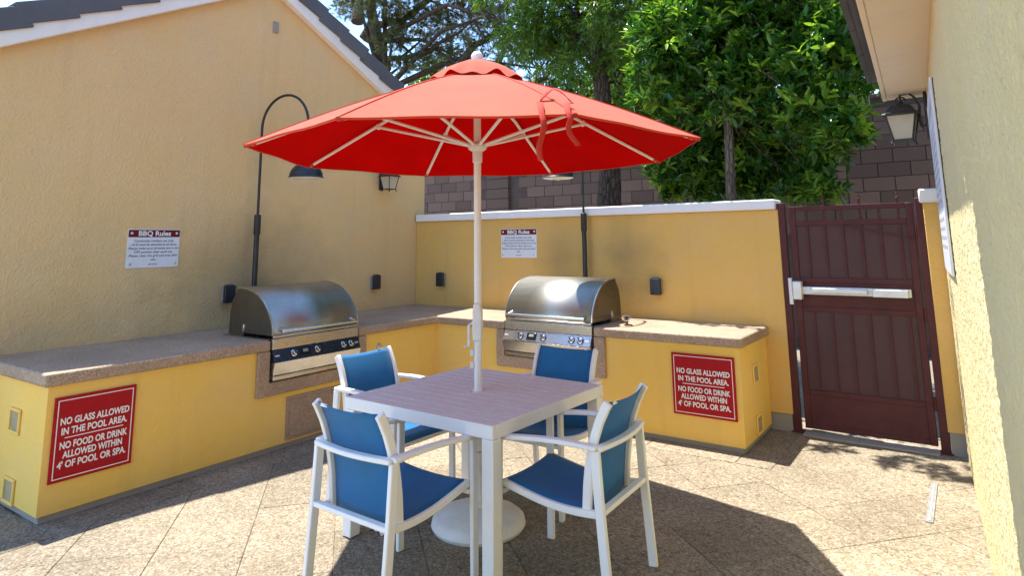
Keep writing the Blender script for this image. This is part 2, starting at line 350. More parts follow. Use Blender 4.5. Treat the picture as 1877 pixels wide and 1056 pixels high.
build('lock_plate', MB().box(GX0+.045, GX1-.045, -.010, .010, 1.02, 1.23), M['gate'], gt)
build('kick_plate', MB().box(GX0+.045, GX1-.045, -.012, .012, .08, .32), M['gate'], gt)
for i in range(6):
    x = GX0 + .05 + (i+.62)*.137
    if x < GX1-.08:
        pk = build('picket', MB().box(x-.010, x+.010, -.018, -.0065, .356, .984).box(x-.010, x+.010, -.018, -.0065, 1.266, 1.699).box(x-.010, x+.010, -.008, .008, 1.743, 1.824), M['gate'], gt)
        if i % 2: build('finial', MB().box(x-.009, x+.009, -.003, .013, 1.8662, 1.905).lathe([(.014, 0), (.014, .01), (.006, .016), (.009, .03), (.002, .055)], 8, (x, .005, 1.905)), M['gate'], pk)
pb = build('push_bar', MB().box(-.32, .10, -.085, -.035, 1.142, 1.182), M['alu'], gt, bevel=.006)
build('bar_end', MB().box(.135, .38, -.09, -.02, 1.125, 1.185), M['alu'], pb, bevel=.006)
build('bar_body', MB().box(-.40, .40, -.04, -.021, 1.126, 1.190), M['alu'], pb, bevel=.004)
build('latch_case', MB().box(-.455, -.385, -.105, -.021, 1.085, 1.235), M['alu'], pb, bevel=.008)
build('strike_plate', MB().box(-.495, -.465, -.055, -.032, 1.04, 1.26), M['alu'], gt, bevel=.003)
for z in (.35, 1.0, 1.62): build('hinge', MB().tube([(.474, -.025, z-.05), (.474, -.025, z+.05)], .009, 10), M['gate'], gt)
build('closer_arm', MB().bar([(-.06, -.026, 1.70), (.44, -.03, 1.585)], .008, .012, (0, 1, 0)), M['gate'], gt)
tag(build('gate_threshold', MB().box(4.37, 5.31, -.075, .085, .0, .014), M['plinth'], bevel=.004), 'pale metal threshold strip on the paving under the brown gate', 'threshold')
tk = thing('floor_track', 'narrow silver floor track set in the paving before the gate', 'track', (5.295, -1.07, 0))
build('channel', MB().box(-.018, .018, -.35, .35, .001, .007), M['trackm'], tk); build('groove', MB().box(-.006, .006, -.33, .33, .0072, .009), M['greyb'], tk)

# ---------------------------------------------------------------- block wall behind
bw = thing('block_wall', 'tall grey-brown concrete block wall behind the trees', 'wall', (0, 4.75, 0))
build('wall_core', MB().box(-9, 12, -.06, .1, -.03, 3.62), paint('mortar', (.12, .085, .07), .95, .2), bw)
blk = None; bmsh = MB().box(-.197, .197, -.02, .06, -.097, .097)
def put_block(x, z, wd=1.0):
    global blk
    if blk is None:
        blk = build('block', bmsh, M['block'], bw, smooth=0); o = blk
    else: o = link('block', blk.data, bw)
    o.location = (x, -.06 + random.uniform(-.003, .003), z); o.scale.x = wd; return o
nb = 0
for j in range(9):
    z = 1.74 + .2032*j
    for i in range(-12, 17):
        x = i*.4064 + (.2032 if j % 2 else 0)
        if -4.9 < x < 6.2 and not (-2.62 < x < -1.62):
            nb += 1; put_block(x, z)
pil = None
for j in range(9):
    z = 1.74 + .2032*j
    o = build('pilaster_block', MB().box(-2.40, -1.85, -.13, -.061, z-.097, z+.097), M['block'], bw, bevel=.004, seg=1)
build('cap_course', MB().box(-9, 12, -.10, .14, 3.621, 3.68), M['block'], bw, bevel=.01)

# ---------------------------------------------------------------- barbecue counter
CT, CB = .85, .77
bc = thing('barbecue_counter', 'L-shaped yellow stucco barbecue counter with brown aggregate top along both walls', 'counter', (1.0, -1.0, 0)); O_ = Vector(bc.location)
def rel(poly): return [(x-O_.x, y-O_.y) for x, y in poly]
W0 = .003
lower = rel([(W0, -4.26), (1.054, -4.26), (1.054, -.80), (4.12, -.80), (4.12, -W0), (W0, -W0)])
upper = rel([(W0, -4.26), (1.054, -4.26), (1.054, -2.77), (.50, -2.77), (.50, -1.87), (1.054, -1.87), (1.054, -.80), (1.93, -.80), (1.93, -.25), (2.885, -.25), (2.885, -.80), (4.12, -.80), (4.12, -W0), (W0, -W0)])
top = rel([(W0, -4.29), (1.084, -4.29), (1.084, -2.77), (.42, -2.77), (.42, -1.87), (1.084, -1.87), (1.084, -.83), (1.93, -.83), (1.93, -.20), (2.885, -.20), (2.885, -.83), (4.15, -.83), (4.15, -W0), (W0, -W0)])
build('base', MB().prism(lower, .045, .53).prism(upper, .53, CB-.001), M['base'], bc)
build('plinth', MB().prism(rel([(W0, -4.245), (1.04, -4.245), (1.04, -.785), (4.105, -.785), (4.105, -W0), (W0, -W0)]), 0, .044), M['plinth'], bc)
build('countertop', MB().prism(top, CB, CT), M['slab'], bc, bevel=.016, seg=3)
def surround(pts, axis):
    if axis == 'x': return MB().prism([(y-O_.y, z) for y, z in pts], 1.0545-O_.x, 1.084-O_.x, 'x')
    return MB().prism([(x-O_.x, z) for x, z in pts], -.83-O_.y, -.8005-O_.y, 'y')
build('grill_surround', surround([(-2.875, .43), (-1.775, .43), (-1.775, CB-.001), (-1.87, CB-.001), (-1.87, .53), (-2.77, .53), (-2.77, CB-.001), (-2.875, CB-.001)], 'x'), M['slab'], bc, bevel=.008)
build('grill_surround', surround([(1.84, .43), (2.99, .43), (2.99, CB-.001), (2.885, CB-.001), (2.885, .53), (1.93, .53), (1.93, CB-.001), (1.84, CB-.001)], 'y'), M['slab'], bc, bevel=.008)
ad = build('access_door', MB().box(1.0546-O_.x, 1.066-O_.x, -2.59-O_.y, -2.06-O_.y, .06, .39), M['slab'], bc, bevel=.004)
build('door_panel', MB().box(1.0665-O_.x, 1.074-O_.x, -2.56-O_.y, -2.09-O_.y, .085, .365), M['slab'], ad, bevel=.004)
ad = build('access_door', MB().box(2.15-O_.x, 2.68-O_.x, -.812-O_.y, -.8005-O_.y, .06, .39), M['slab'], bc, bevel=.004)
build('door_panel', MB().box(2.18-O_.x, 2.65-O_.x, -.82-O_.y, -.8125-O_.y, .085, .365), M['slab'], ad, bevel=.004)
vlv = build('gas_valve', MB().lathe([(.035, 0), (.035, .006), (.022, .008), (.022, .012), (.008, .013), (.008, .03)], 16).xf(Matrix.Translation((1.0545-O_.x, -1.60-O_.y, .645)) @ Matrix.Rotation(pi/2, 4, 'Y')), M['chrome'], bc)
def vent_cover(cx, cz, kind):
    m_ = MB(); a, b, fr = .085, .075, .018
    for x0, x1, z0, z1 in ((-a, a, b-fr, b), (-a, a, -b, -b+fr), (-a, -a+fr, -b+fr, b-fr), (a-fr, a, -b+fr, b-fr)): m_.box(x0, x1, -.014, -.0005, z0, z1)
    mt = Matrix.Translation((cx-O_.x, -4.26-O_.y, cz)) if kind == 'l' else Matrix.Translation((4.12-O_.x, cx-O_.y, cz)) @ Matrix.Rotation(pi/2, 4, 'Z')
    o = build('vent_cover', m_.xf(mt), M['base'], bc, bevel=.004)
    build('vent_grille', MB().box(-a+fr, a-fr, -.004, -.0006, -b+fr, b-fr).xf(mt), M['ventg'], o)
for cx, cz in ((.615, .52), (.63, .115)): vent_cover(cx, cz, 'l')
for cy, cz in ((-.41, .52), (-.39, .13)): vent_cover(cy, cz, 'r')

# ---------------------------------------------------------------- grills
def grill(loc, rz, W, label, sunlit):
    t = thing('grill', label, 'grill', loc, rz, 'built-in gas grills'); h = W/2
    # local: x across, -y front, z from the counter top
    prof = [(.0, .03), (.004, .075), (.018, .125), (.045, .18), (.085, .235), (.14, .29), (.205, .335), (.28, .365), (.36, .382), (.44, .388), (.50, .386)]
    lid = MB(); n = len(prof)
    outer = [(-h+.01, y, z) for y, z in prof] + [(h-.01, y, z) for y, z in prof]; lid.add(outer, [(i, i+1, n+i+1, n+i) for i in range(n-1)])
    L = build('lid', lid, M['hood'], t, smooth=50); sd = L.modifiers.new('t', 'SOLIDIFY'); sd.thickness = .006; sd.offset = 1
    for s_ in (-1, 1):
        xs = s_*(h-.012)
        side = [(y, z) for y, z in prof] + [(.50, .13), (.44, .03)]
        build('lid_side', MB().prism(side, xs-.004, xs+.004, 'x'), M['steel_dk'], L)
        build('lid_rim', MB().bar([(s_*(h-.006), y-.002, z+.002) for y, z in prof], .008, .014, (1, 0, 0)), M['steel'], L)
        build('pivot_clip', MB().box(s_*(h-.006)-.012, s_*(h-.006)+.012, .37, .40, .04, .10), M['steel'], L, bevel=.004)
    hood = [(.42, .0), (.42, .37), (.50, .375), (.56, .345), (.605, .28), (.63, .18), (.64, .0)]
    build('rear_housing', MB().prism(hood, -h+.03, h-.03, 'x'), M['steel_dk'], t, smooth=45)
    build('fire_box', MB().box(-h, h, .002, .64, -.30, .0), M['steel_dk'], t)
    build('top_flange', MB().box(-h-.02, h+.02, .03, .655, .0005, .006), M['steel'], t)
    # handle
    hd = build('lid_handle', MB().tube([(-h+.05, -.055, .066), (h-.05, -.055, .066)], .0125, 14), M['chrome'], L)
    for s_ in (-1, 1): build('handle_bracket', MB().tube([(s_*(h-.075), .012, .078), (s_*(h-.07), -.03, .07), (s_*(h-.07), -.055, .066)], [.022, .016, .016], 12), M['chrome'], hd)
    # front
    build('lid_lip', MB().box(-h+.01, h-.01, -.012, .004, .012, .030), M['steel'], t, bevel=.003)
    build('trim_strip', MB().box(-h+.004, h-.004, -.014, .003, -.075, .006), M['steel'], t, bevel=.003)
    pn = [(-.012, -.078), (-.055, -.165), (.0, -.165), (.0, -.078)]
    cp = build('control_panel', MB().prism(pn, -h+.004, h-.004, 'x'), M['steel'] if sunlit else M['panel'], t, bevel=.003)  # both panels are stainless; the left one has its dark reflection painted in
    build('apron', MB().prism([(-.058, -.168), (-.03, -.268), (.0, -.268), (.0, -.168)], -h+.002, h-.002, 'x'), M['steel'], t, bevel=.003)
    dt = build('drip_tray', MB().box(-h+.012, h-.012, -.026, .0, -.308, -.272), M['steel'], t, bevel=.004)
    build('tray_lip', MB().box(-h+.03, h-.03, -.036, -.026, -.281, -.275), M['steel'], dt)
    nrm = Vector((0, -.087, .043)).normalized(); mid = Vector((0, -.0335, -.1215)); rot = nrm.to_track_quat('Z', 'Y').to_matrix().to_4x4()
    for fx in (.21, .475, .79, .885):
        kb = build('knob', MB().lathe([(.027, 0), (.027, .006), (.021, .008), (.019, .03), (.015, .034)], 20).xf(Matrix.Translation(mid + Vector((-h + W*fx, 0, 0)) + nrm*.0005) @ rot), M['chrome'], cp)
        build('knob_bezel', MB().lathe([(.034, 0), (.034, .003), (.028, .004)], 20).xf(Matrix.Translation(mid + Vector((-h + W*fx, 0, 0)) + nrm*.0003) @ rot), M['black'], kb)
        build('knob_grip', MB().box(-.004, .004, -.018, .018, .03, .04).xf(Matrix.Translation(mid + Vector((-h + W*fx, 0, 0))) @ rot @ Matrix.Rotation(.6, 4, 'Z')), M['black'], kb)
    ds = build('display', MB().box(-.05, .05, -.033, .033, .0005, .008).xf(Matrix.Translation(mid + Vector((-h + W*.34, 0, 0))) @ rot), M['display'], cp, bevel=.003)
    build('display_screen', MB().box(-.025, .025, -.004, .02, .0082, .009).xf(Matrix.Translation(mid + Vector((-h + W*.34, 0, 0))) @ rot), M['greyb'], ds)
    for fx in (.04, .955): build('badge', MB().box(-.02, .02, -.006, .006, .0005, .0025).xf(Matrix.Translation(mid + Vector((-h + W*fx, 0, 0)) + nrm*.0) @ rot), M['alu'], cp)
    return t
grill((1.07, -2.32, CT), pi/2, .88, 'stainless gas grill in the left counter against the gabled house', False)
grill((2.4075, -.816, CT), 0, .935, 'shiny stainless gas grill in the right counter below the low wall', True)

# grill brush lying on the right counter
gb = thing('grill_scraper', 'small black and silver scraper lying beside the right grill', 'scraper', (3.02, -.45, CT), R(-62))
build('handle', MB().tube([(-.16, 0, .02), (-.05, 0, .028), (.06, 0, .035)], [.012, .014, .009], 10), M['black'], gb)
build('blade', MB().bar([(.06, 0, .036), (.10, 0, .05), (.17, 0, .085)], .075, .006, (0, 1, 0)), M['steel'], gb)
build('ferrule', MB().box(.04, .075, -.02, .02, .022, .05), M['steel'], gb, bevel=.004)

# ---------------------------------------------------------------- gooseneck grill lamps
def goose(loc, direction, label):
    t = thing('grill_lamp', label, 'lamp', loc, 0, 'gooseneck lamps over the grills'); d = Vector(direction); r = d.length/2; u = d.normalized()
    build('base_flange', MB().lathe([(.05, 0), (.05, .01), (.03, .016)], 20), M['black'], t)
    build('lower_pole', MB().lathe([(.024, .012), (.024, .98)], 18), M['black'], t)
    build('collar', MB().lathe([(.029, .84), (.031, .845), (.031, 1.02), (.027, 1.025), (.016, 1.027)], 18), M['black'], t)
    z0 = 1.86; path = [Vector((0, 0, 1.0)), Vector((0, 0, 1.5)), Vector((0, 0, z0-.02))]
    for i in range(0, 25):
        a = pi - pi*i/24*1.0; path.append(u*(r + r*cos(a)) + Vector((0, 0, z0 + r*1.02*sin(a))))
    path.append(d + Vector((0, 0, z0-.25))); path.append(d + Vector((0, 0, 1.50)))
    build('gooseneck', MB().tube(path, .0125, 12), M['black'], t)
    sh = MB(); R0 = .15; pr = [(.02, .135)] + [(R0*sin(a), .13*cos(a)) for a in [R(x) for x in (12, 25, 38, 50, 62, 74, 84, 90)]] + [(R0+.008, -.006), (R0+.004, -.012)]
    inn = [(R0-.004, -.010)] + [((R0-.005)*sin(a), .124*cos(a)) for a in [R(x) for x in (86, 74, 60, 45, 30, 15)]]
    sh.lathe(pr, 32, (d.x, d.y, 1.36)); S_ = build('shade', sh, M['black'], t, smooth=50)
    # open bottom: remove the flat cap, give the white inner bowl
    ib = MB(); ib.lathe([(R0-.002, -.0135), (R0-.012, -.018), (.05, -.022), (.03, -.03), (.005, -.034)], 32, (d.x, d.y, 1.36)); build('lens', ib, M['letter'], S_, smooth=50)
    build('shade_neck', MB().lathe([(.03, .12), (.03, .145), (.018, .16), (.018, .18)], 16, (d.x, d.y, 1.36)), M['black'], S_)
    return t
goose((.10, -2.29, CT), (.585, .09, 0), 'tall black gooseneck lamp behind the left grill')
goose((2.42, -.085, CT), (.02, -.53, 0), 'tall black gooseneck lamp behind the right grill')

# ---------------------------------------------------------------- wall lanterns, outlets
def lantern(loc, rz, s, off, label):
    t = thing('wall_lantern', label, 'lantern', loc, rz, 'coach lanterns')      # wall at y=0, lantern towards -y, z=0 at mid of glass
    y = -off
    build('back_plate', MB().box(-.035*s, .035*s, -.02, -.0005, -.10*s, .26*s), M['iron'], t, bevel=.006)
    arm = [(0, -.01, .02*s), (0, -.05*s, .00), (0, -.06*s, .06*s), (0, -.05*s, .16*s), (0, -.08*s, .235*s), (0, y*.6-.01, .27*s), (0, y, .26*s), (0, y, .19*s)]
    build('arm', MB().tube(arm, .009*s, 8), M['iron'], t)
    build('scroll', MB().tube([(0, y + .035*s*cos(a_/10*2*pi), .215*s + .03*s*sin(a_/10*2*pi)) for a_ in range(9)], .006*s, 6), M['iron'], t)
    rf = MB(); rings = [(.155, .095), (.15, .108), (.125, .118), (.105, .150), (.075, .175), (.03, .19), (.015, .21)]
    v = []
    for q, z in rings: v += [(a*q*s*.8, y + b*q*s*.8, z*s) for a, b in ((-1, -1), (1, -1), (1, 1), (-1, 1))]
    f = [(i*4+k_, i*4+(k_+1) % 4, (i+1)*4+(k_+1) % 4, (i+1)*4+k_) for i in range(len(rings)-1) for k_ in range(4)] + [(3, 2, 1, 0), tuple(len(rings)*4-4+i for i in range(4))]
    build('roof', rf.add(v, f), M['iron'], t, bevel=.003)
    a0, a1, z0, z1 = .098*s, .064*s, .094*s, -.085*s
    build('glass_body', MB().add([(sx*a0*.96, y+sy*a0*.96, z0) for sx, sy in ((-1, -1), (1, -1), (1, 1), (-1, 1))] + [(sx*a1*.96, y+sy*a1*.96, z1) for sx, sy in ((-1, -1), (1, -1), (1, 1), (-1, 1))],
          [(0, 1, 2, 3), (7, 6, 5, 4)] + [(k_, k_+4, (k_+1) % 4+4, (k_+1) % 4) for k_ in range(4)]), M['glass'], t, smooth=0)
    for sx, sy in ((-1, -1), (1, -1), (1, 1), (-1, 1)):
        pz = build('corner_bar', MB().tube([(sx*a0, y+sy*a0, z0), (sx*a1, y+sy*a1, z1), (sx*a1*1.12, y+sy*a1*1.12, z1-.022*s)], .007*s, 6), M['iron'], t)
        build('foot', MB().lathe([(.004*s, .01*s), (.010*s, 0), (.004*s, -.01*s)], 8, (sx*a1*1.14, y+sy*a1*1.14, z1-.028*s)), M['iron'], pz)
    build('bottom_frame', MB().box(-a1*1.08, a1*1.08, y-a1*1.08, y+a1*1.08, z1-.012*s, z1-.0005), M['iron'], t, bevel=.002)
    return t
lantern((0, -.62, 2.285), pi/2, .78, .15, 'black coach lantern on the gabled house wall below the umbrella')
lantern((5.482, -.18, 2.43), -pi/2 - .05, 1.02, .175, 'black coach lantern on the near building above the gate')
def outlet(loc, rz, label):
    t = thing('outlet_box', label, 'outlet', loc, rz, 'weatherproof outlet boxes on the walls')
    build('box', MB().box(-.048, .048, -.035, -.0005, -.07, .07), M['greyb'], t, bevel=.004)
    cv = build('cover', MB().box(-.052, .052, -.075, -.0355, -.078, .078), M['socket'], t, bevel=.008, seg=3)
    build('cover_hinge', MB().tube([(-.04, -.05, .080), (.04, -.05, .080)], .006, 8), M['socket'], cv)
outlet((0, -2.51, 1.15), pi/2, 'black outlet box on the gabled wall left of the left grill')
outlet((0, -.70, 1.152), pi/2, 'black outlet box on the gabled wall right of the left grill')
outlet((.445, 0, 1.155), 0, 'black outlet box on the low wall left of the right grill')
outlet((3.157, 0, 1.155), 0, 'black outlet box on the low wall right of the right grill')

# ---------------------------------------------------------------- signs
def text(name, body, size, mat, parent, x, z, y, bold=0.0, align='CENTER', width=None):
    cu = bpy.data.curves.new(name, 'FONT'); cu.body = body; cu.size = size; cu.align_x = align; cu.offset = bold; cu.resolution_u = 3
    o = bpy.data.objects.new('tmp', cu); C.objects.link(o); dg = bpy.context.evaluated_depsgraph_get()
    me = bpy.data.meshes.new_from_object(o.evaluated_get(dg)); bpy.data.objects.remove(o)
    if width:
        xs = [v_.co.x for v_ in me.vertices]; f_ = width/(max(xs)-min(xs))
        for v_ in me.vertices: v_.co.x *= f_
    me.materials.clear(); me.materials.append(mat); t = link(name, me, parent); t.matrix_local = Matrix.Translation((x, y, z)) @ Matrix.Rotation(pi/2, 4, 'X'); return t
def red_sign(loc, rz, W, H, label):
    t = thing('pool_rules_sign', label, 'sign', loc, rz, 'red no glass signs')
    build('board', MB().box(-W/2, W/2, -.012, -.0005, -H/2, H/2), M['signr'], t, bevel=.003)
    a, b, k_ = W/2-.018, H/2-.018, .005; fm = MB()
    for x0, x1, z0, z1 in ((-a, a, b-k_, b), (-a, a, -b, -b+k_), (-a, -a+k_, -b+k_, b-k_), (a-k_, a, -b+k_, b-k_)): fm.box(x0, x1, -.0135, -.0122, z0, z1)
    build('border_line', fm, M['letter'], t, smooth=0)
    for body, z, wd in (('NO GLASS ALLOWED', .082, .84), ('IN THE POOL AREA.', .024, .80), ('NO FOOD OR DRINK', -.056, .82), ('ALLOWED WITHIN', -.110, .72), ("4' OF POOL OR SPA.", -.166, .83)):
        text('lettering', body, .055, M['letter'], t, 0, z, -.0135, .0017, width=W*wd)
    build('divider_line', MB().box(-.165, .165, -.0135, -.0122, .002, .007), M['letter'], t, smooth=0)
red_sign((1.0555, -3.99, .457), pi/2, .465, .485, 'red no glass allowed sign on the left counter front')
red_sign((3.828, -.8015, .464), 0, .50, .468, 'red no glass allowed sign on the right counter front')
def bbq_sign(loc, rz, W, label):
    t = thing('barbecue_rules_sign', label, 'sign', loc, rz, 'white BBQ rules signs'); H = .318
    build('board', MB().box(-W/2, W/2, -.006, -.0005, -H/2, H/2), M['signw'], t, bevel=.002)
    build('header', MB().box(-W/2+.004, W/2-.004, -.0075, -.0062, H/2-.066, H/2-.006), M['maroon'], t, smooth=0)
    text('heading', 'BBQ Rules', .056, M['letter'], t, 0, H/2-.054, -.009, .0017, width=W*.62)
    z = H/2 - .105
    for body, wd in (('Community resident use only.', .76), ('- Grill must be attended at all times.', .90), ('-Please make sure all knobs are in the', .97), ('OFF position after each use.', .74), ('-Please clean the grill and area after', .95), ('use.', .10)):
        text('lettering', body, .026, M['ink'], t, 0, z, -.0075, .0002, width=W*wd); z -= .0305
    build('logo_mark', MB().box(-.035, -.022, -.0075, -.0062, -H/2+.022, -H/2+.035).box(-.016, .035, -.0075, -.0062, -H/2+.025, -H/2+.032), M['greyb'], t, smooth=0)
    for sx in (-1, 1):
        for sz in (-1, 1): build('screw', MB().lathe([(.012, 0), (.012, .002), (.006, .005)], 12).xf(Matrix.Translation((sx*(W/2-.03), -.0077 if sz > 0 else -.0062, sz*(H/2-.034))) @ Matrix.Rotation(pi/2, 4, 'X')), M['chrome'], t)
bbq_sign((0, -3.19, 1.574), pi/2, .43, 'white BBQ rules sign on the gabled house wall')
bbq_sign((1.55, 0, 1.574), 0, .478, 'white BBQ rules sign on the low wall above the right counter')

# ---------------------------------------------------------------- dining table
tb = thing('dining_table', 'square white patio table with taupe slatted top under the red umbrella', 'table', (3.185, -2.843, 0), -.030); TH, TS = .736, .535
for sx, sy in ((-1, -1), (1, -1), (1, 1), (-1, 1)):
    x0, y0 = sx*(TS-.0365), sy*(TS-.0365); build('leg', MB().box(x0-.0345, x0+.0345, y0-.0345, y0+.0345, 0.004, TH-.067), M['white'], tb, bevel=.005)
ap = MB()
for s_ in (-1, 1):
    ap.box(-TS, TS, s_*TS-(.03 if s_ > 0 else 0), s_*TS+(.03 if s_ < 0 else 0), TH-.066, TH-.002)
    ap.box(s_*TS-(.03 if s_ > 0 else 0), s_*TS+(.03 if s_ < 0 else 0), -TS+.0305, TS-.0305, TH-.066, TH-.002)
build('apron', ap, M['white'], tb, bevel=.004)
NS = 13; sw = (2*TS-.004)/NS
for i in range(NS):
    y0 = -TS + .002 + i*sw
    if i == NS//2:
        y1 = y0+sw-.004
        mm = MB().box(-TS+.004, -.026, y0, y1, TH-.025, TH).box(.026, TS-.004, y0, y1, TH-.025, TH)
    else: mm = MB().box(-TS+.004, TS-.004, y0, y0+sw-.010, TH-.025+random.uniform(-.0005, .0005), TH+random.uniform(-.0006, .0006))
    # slats rest on the frame: the last few millimetres of the frame carry them
    build('slat', mm, M['slat'], tb, bevel=.001, seg=1)
build('umbrella_ring', MB().lathe([(.0265, TH-.02), (.033, TH-.02), (.033, TH+.003), (.0265, TH+.003)], 24), M['white'], tb)
build('cross_brace', MB().box(-TS+.03, TS-.03, -.035, -.03, TH-.065, TH-.027).box(-TS+.03, TS-.03, .03, .035, TH-.065, TH-.027), M['white'], tb)

# ---------------------------------------------------------------- umbrella and its base
UX_, UY_, UR, UZ, UPH = 3.19, -2.845, 1.345, 2.135, R(11.2)
ub = thing('weighted_stand', 'round white domed umbrella base under the table', 'stand', (UX_, UY_, 0))
build('weight', MB().lathe([(.255, 0), (.268, .02), (.262, .048), (.235, .07), (.12, .095), (.06, .108), (.045, .112)], 40), M['plast'], ub, smooth=45)
build('collar', MB().lathe([(.045, .112), (.042, .13), (.031, .135), (.031, .40), (.0235, .401)], 24), M['plast'], ub)
build('clamp_knob', MB().tube([(.03, 0, .33), (.075, 0, .33)], [.008, .02], 12), M['plast'], ub)
um = thing('umbrella', 'large open red canvas umbrella with white pole above the table', 'umbrella', (UX_, UY_, 0)); ZA = 2.715
build('pole', MB().lathe([(.0225, .405), (.0225, 2.70)], 24), M['white'], um)
build('pole_joint', MB().lathe([(.0235, 1.02), (.026, 1.03), (.026, 1.05), (.0235, 1.06)], 20), M['white'], um)
ck = build('crank_box', MB().prism([(-.03, 1.02), (.03, 1.02), (.036, 1.08), (.034, 1.19), (.024, 1.235), (-.024, 1.235), (-.034, 1.19), (-.036, 1.08)], -.05, .028, 'y').xf(Matrix.Rotation(YAW*.8, 4, 'Z') @ Matrix.Diagonal((.8, .75, 1, 1))), M['plast'], um, bevel=.008, seg=3)
build('crank_handle', MB().tube([(-.03, -.01, 1.12), (-.052, -.015, 1.11), (-.052, -.02, .99), (-.085, -.02, .985)], .009, 8).xf(Matrix.Rotation(YAW, 4, 'Z')), M['plast'], ck)
for z_ in (.95, .88): build('pole_clip', MB().box(-.045, -.02, -.015, .015, z_-.02, z_+.02).xf(Matrix.Rotation(YAW, 4, 'Z')), M['plast'], um, bevel=.006)
hb = build('hub', MB().lathe([(.024, 2.08), (.03, 2.085), (.031, 2.15), (.055, 2.165), (.06, 2.18), (.055, 2.195), (.03, 2.20), (.024, 2.205)], 24), M['plast'], um)
build('top_hub', MB().lathe([(.024, 2.60), (.055, 2.61), (.055, 2.64), (.024, 2.65)], 24), M['plast'], um)
def uv(k_, r, dz=0.0):
    a = UPH + k_*pi/4; t = r/UR; z = ZA - .045 + (UZ - ZA + .045)*t + .035*sin(pi*min(t, 1)) + dz
    return Vector((r*cos(a), r*sin(a), z))
cm = MB(); NR, NA = 12, 10; idx = {}
R0 = .20
for k_ in range(8):
    for i in range(NR+1):
        r = R0 + (UR-R0)*i/NR; A_, B_ = uv(k_, r), uv(k_+1, r)
        for j in range(NA + 1):
            t = j/NA; pnt = A_.lerp(B_, t); sag = 4*t*(1-t)
            pnt.z -= .016*sag*sin(pi*.95*i/NR) + .004*sin(7*k_+9*t+i*.8)*sag*(i/NR)
            idx[(k_, i, j)] = len(cm.v); cm.v.append(tuple(pnt))
for k_ in range(8):
    for i in range(NR):
        for j in range(NA): cm.f.append((idx[k_, i, j], idx[k_, i, j+1], idx[k_, i+1, j+1], idx[k_, i+1, j]))
cnp = build('canopy', cm, M['red'], um, smooth=22)
li = MB(); li.v = [(x*.999, y*.999, z-.004) for x, y, z in cm.v]; li.f = list(cm.f); build('shade_layer', li, M['redin'], cnp, smooth=22)  # added layer carrying the shaded underside tone of the same canvas
hm = MB()
for k_ in range(8):
    for j in range(NA):
        a, b = Vector(cm.v[idx[k_, NR, j]]), Vector(cm.v[idx[k_, NR, j+1]])
        for q in (a, b): pass
        hm.add([a + Vector((0, 0, .001)), b + Vector((0, 0, .001)), b - Vector((b.x, b.y, 0)).normalized()*.006 - Vector((0, 0, .009)), a - Vector((a.x, a.y, 0)).normalized()*.006 - Vector((0, 0, .009))], [(0, 1, 2, 3)])
build('hem', hm, M['red'], cnp)
for k_ in range(8):                                            # seams along the ribs
    build('seam', MB().bar([uv(k_, R0 + (UR-R0)*i/8, .003) for i in range(9)], .012, .003, (-sin(UPH+k_*pi/4), cos(UPH+k_*pi/4), 0)), M['red'], cnp)
vc = MB(); NV = 7; vi = {}
for a in range(96):
    th_ = 2*pi*a/96; kk = (th_ - UPH)/(pi/4); fr = kk - math.floor(kk); edge = cos(pi/8)/cos((fr-.5)*pi/4)
    for i in range(NV+1):
        t = i/NV; r = (.025 + .285*t)*(edge if t > .2 else 1); z = ZA + .018 - .15*t**1.75
        if t > .45: z += (t-.45)*(.022*sin(th_*8 + 1.2*sin(th_*3)) + .018*sin(th_*13 + 2) + .012)
        vi[a, i] = len(vc.v); vc.v.append((r*cos(th_), r*sin(th_), z))
for a in range(96):
    for i in range(NV): vc.f.append((vi[a, i], vi[(a+1) % 96, i], vi[(a+1) % 96, i+1], vi[a, i+1]))
vcap = build('vent_cap', vc, M['red'], um, smooth=60)
vl = MB(); vl.v = [(x*.998, y*.998, z-.004) for x, y, z in vc.v]; vl.f = list(vc.f); build('vent_shade_layer', vl, M['redin'], vcap, smooth=60)  # same added layer in the shaded tone, under the cap
build('finial', MB().lathe([(.012, ZA-.02), (.03, ZA+.012), (.038, ZA+.035), (.036, ZA+.058), (.022, ZA+.076), (.004, ZA+.082)], 20), M['plast'], um)
for k_ in range(8):
    rb = build('rib', MB().tube([uv(k_, .05, -.045), uv(k_, .6, -.028), uv(k_, 1.30, -.018)], .0105, 10), M['white'], um)
    build('strut', MB().tube([Vector((0.05*cos(UPH+k_*pi/4), .05*sin(UPH+k_*pi/4), 2.19)), uv(k_, .74, -.045)], .0095, 10), M['white'], rb)
    j_ = uv(k_, .74, -.04); build('joint', MB().lathe([(.002, -.022), (.016, -.016), (.016, .014), (.002, .02)], 10, j_), M['white'], rb)
    e_ = uv(k_, 1.315, -.012); build('tip_pocket', MB().tube([uv(k_, 1.28, -.016), uv(k_, 1.34, -.008)], [.016, .012], 8), M['strap'], rb)
def ribbon(pts, wd, side, name='tie_strap'):
    m_ = MB(); side = Vector(side).normalized(); v = []
    for i, p_ in enumerate(pts):
        p_ = Vector(p_); tw = side.copy(); tw.rotate(Matrix.Rotation(.5*sin(i*.9), 3, 'Z')); v += [p_ - tw*wd/2, p_ + tw*wd/2]
    m_.add(v, [(2*i, 2*i+1, 2*i+3, 2*i+2) for i in range(len(pts)-1)]); o = build(name, m_, M['strap'], um, smooth=70)
    sd = o.modifiers.new('t', 'SOLIDIFY'); sd.thickness = .0025; return o
va, vb = uv(6, UR), uv(7, UR); sdv = (vb - va).normalized(); out = Vector((va.x+vb.x, va.y+vb.y, 0)).normalized()
def rim(t): return va.lerp(vb, t)
upn = (uv(6.5, .6) - uv(6.5, UR)).normalized()
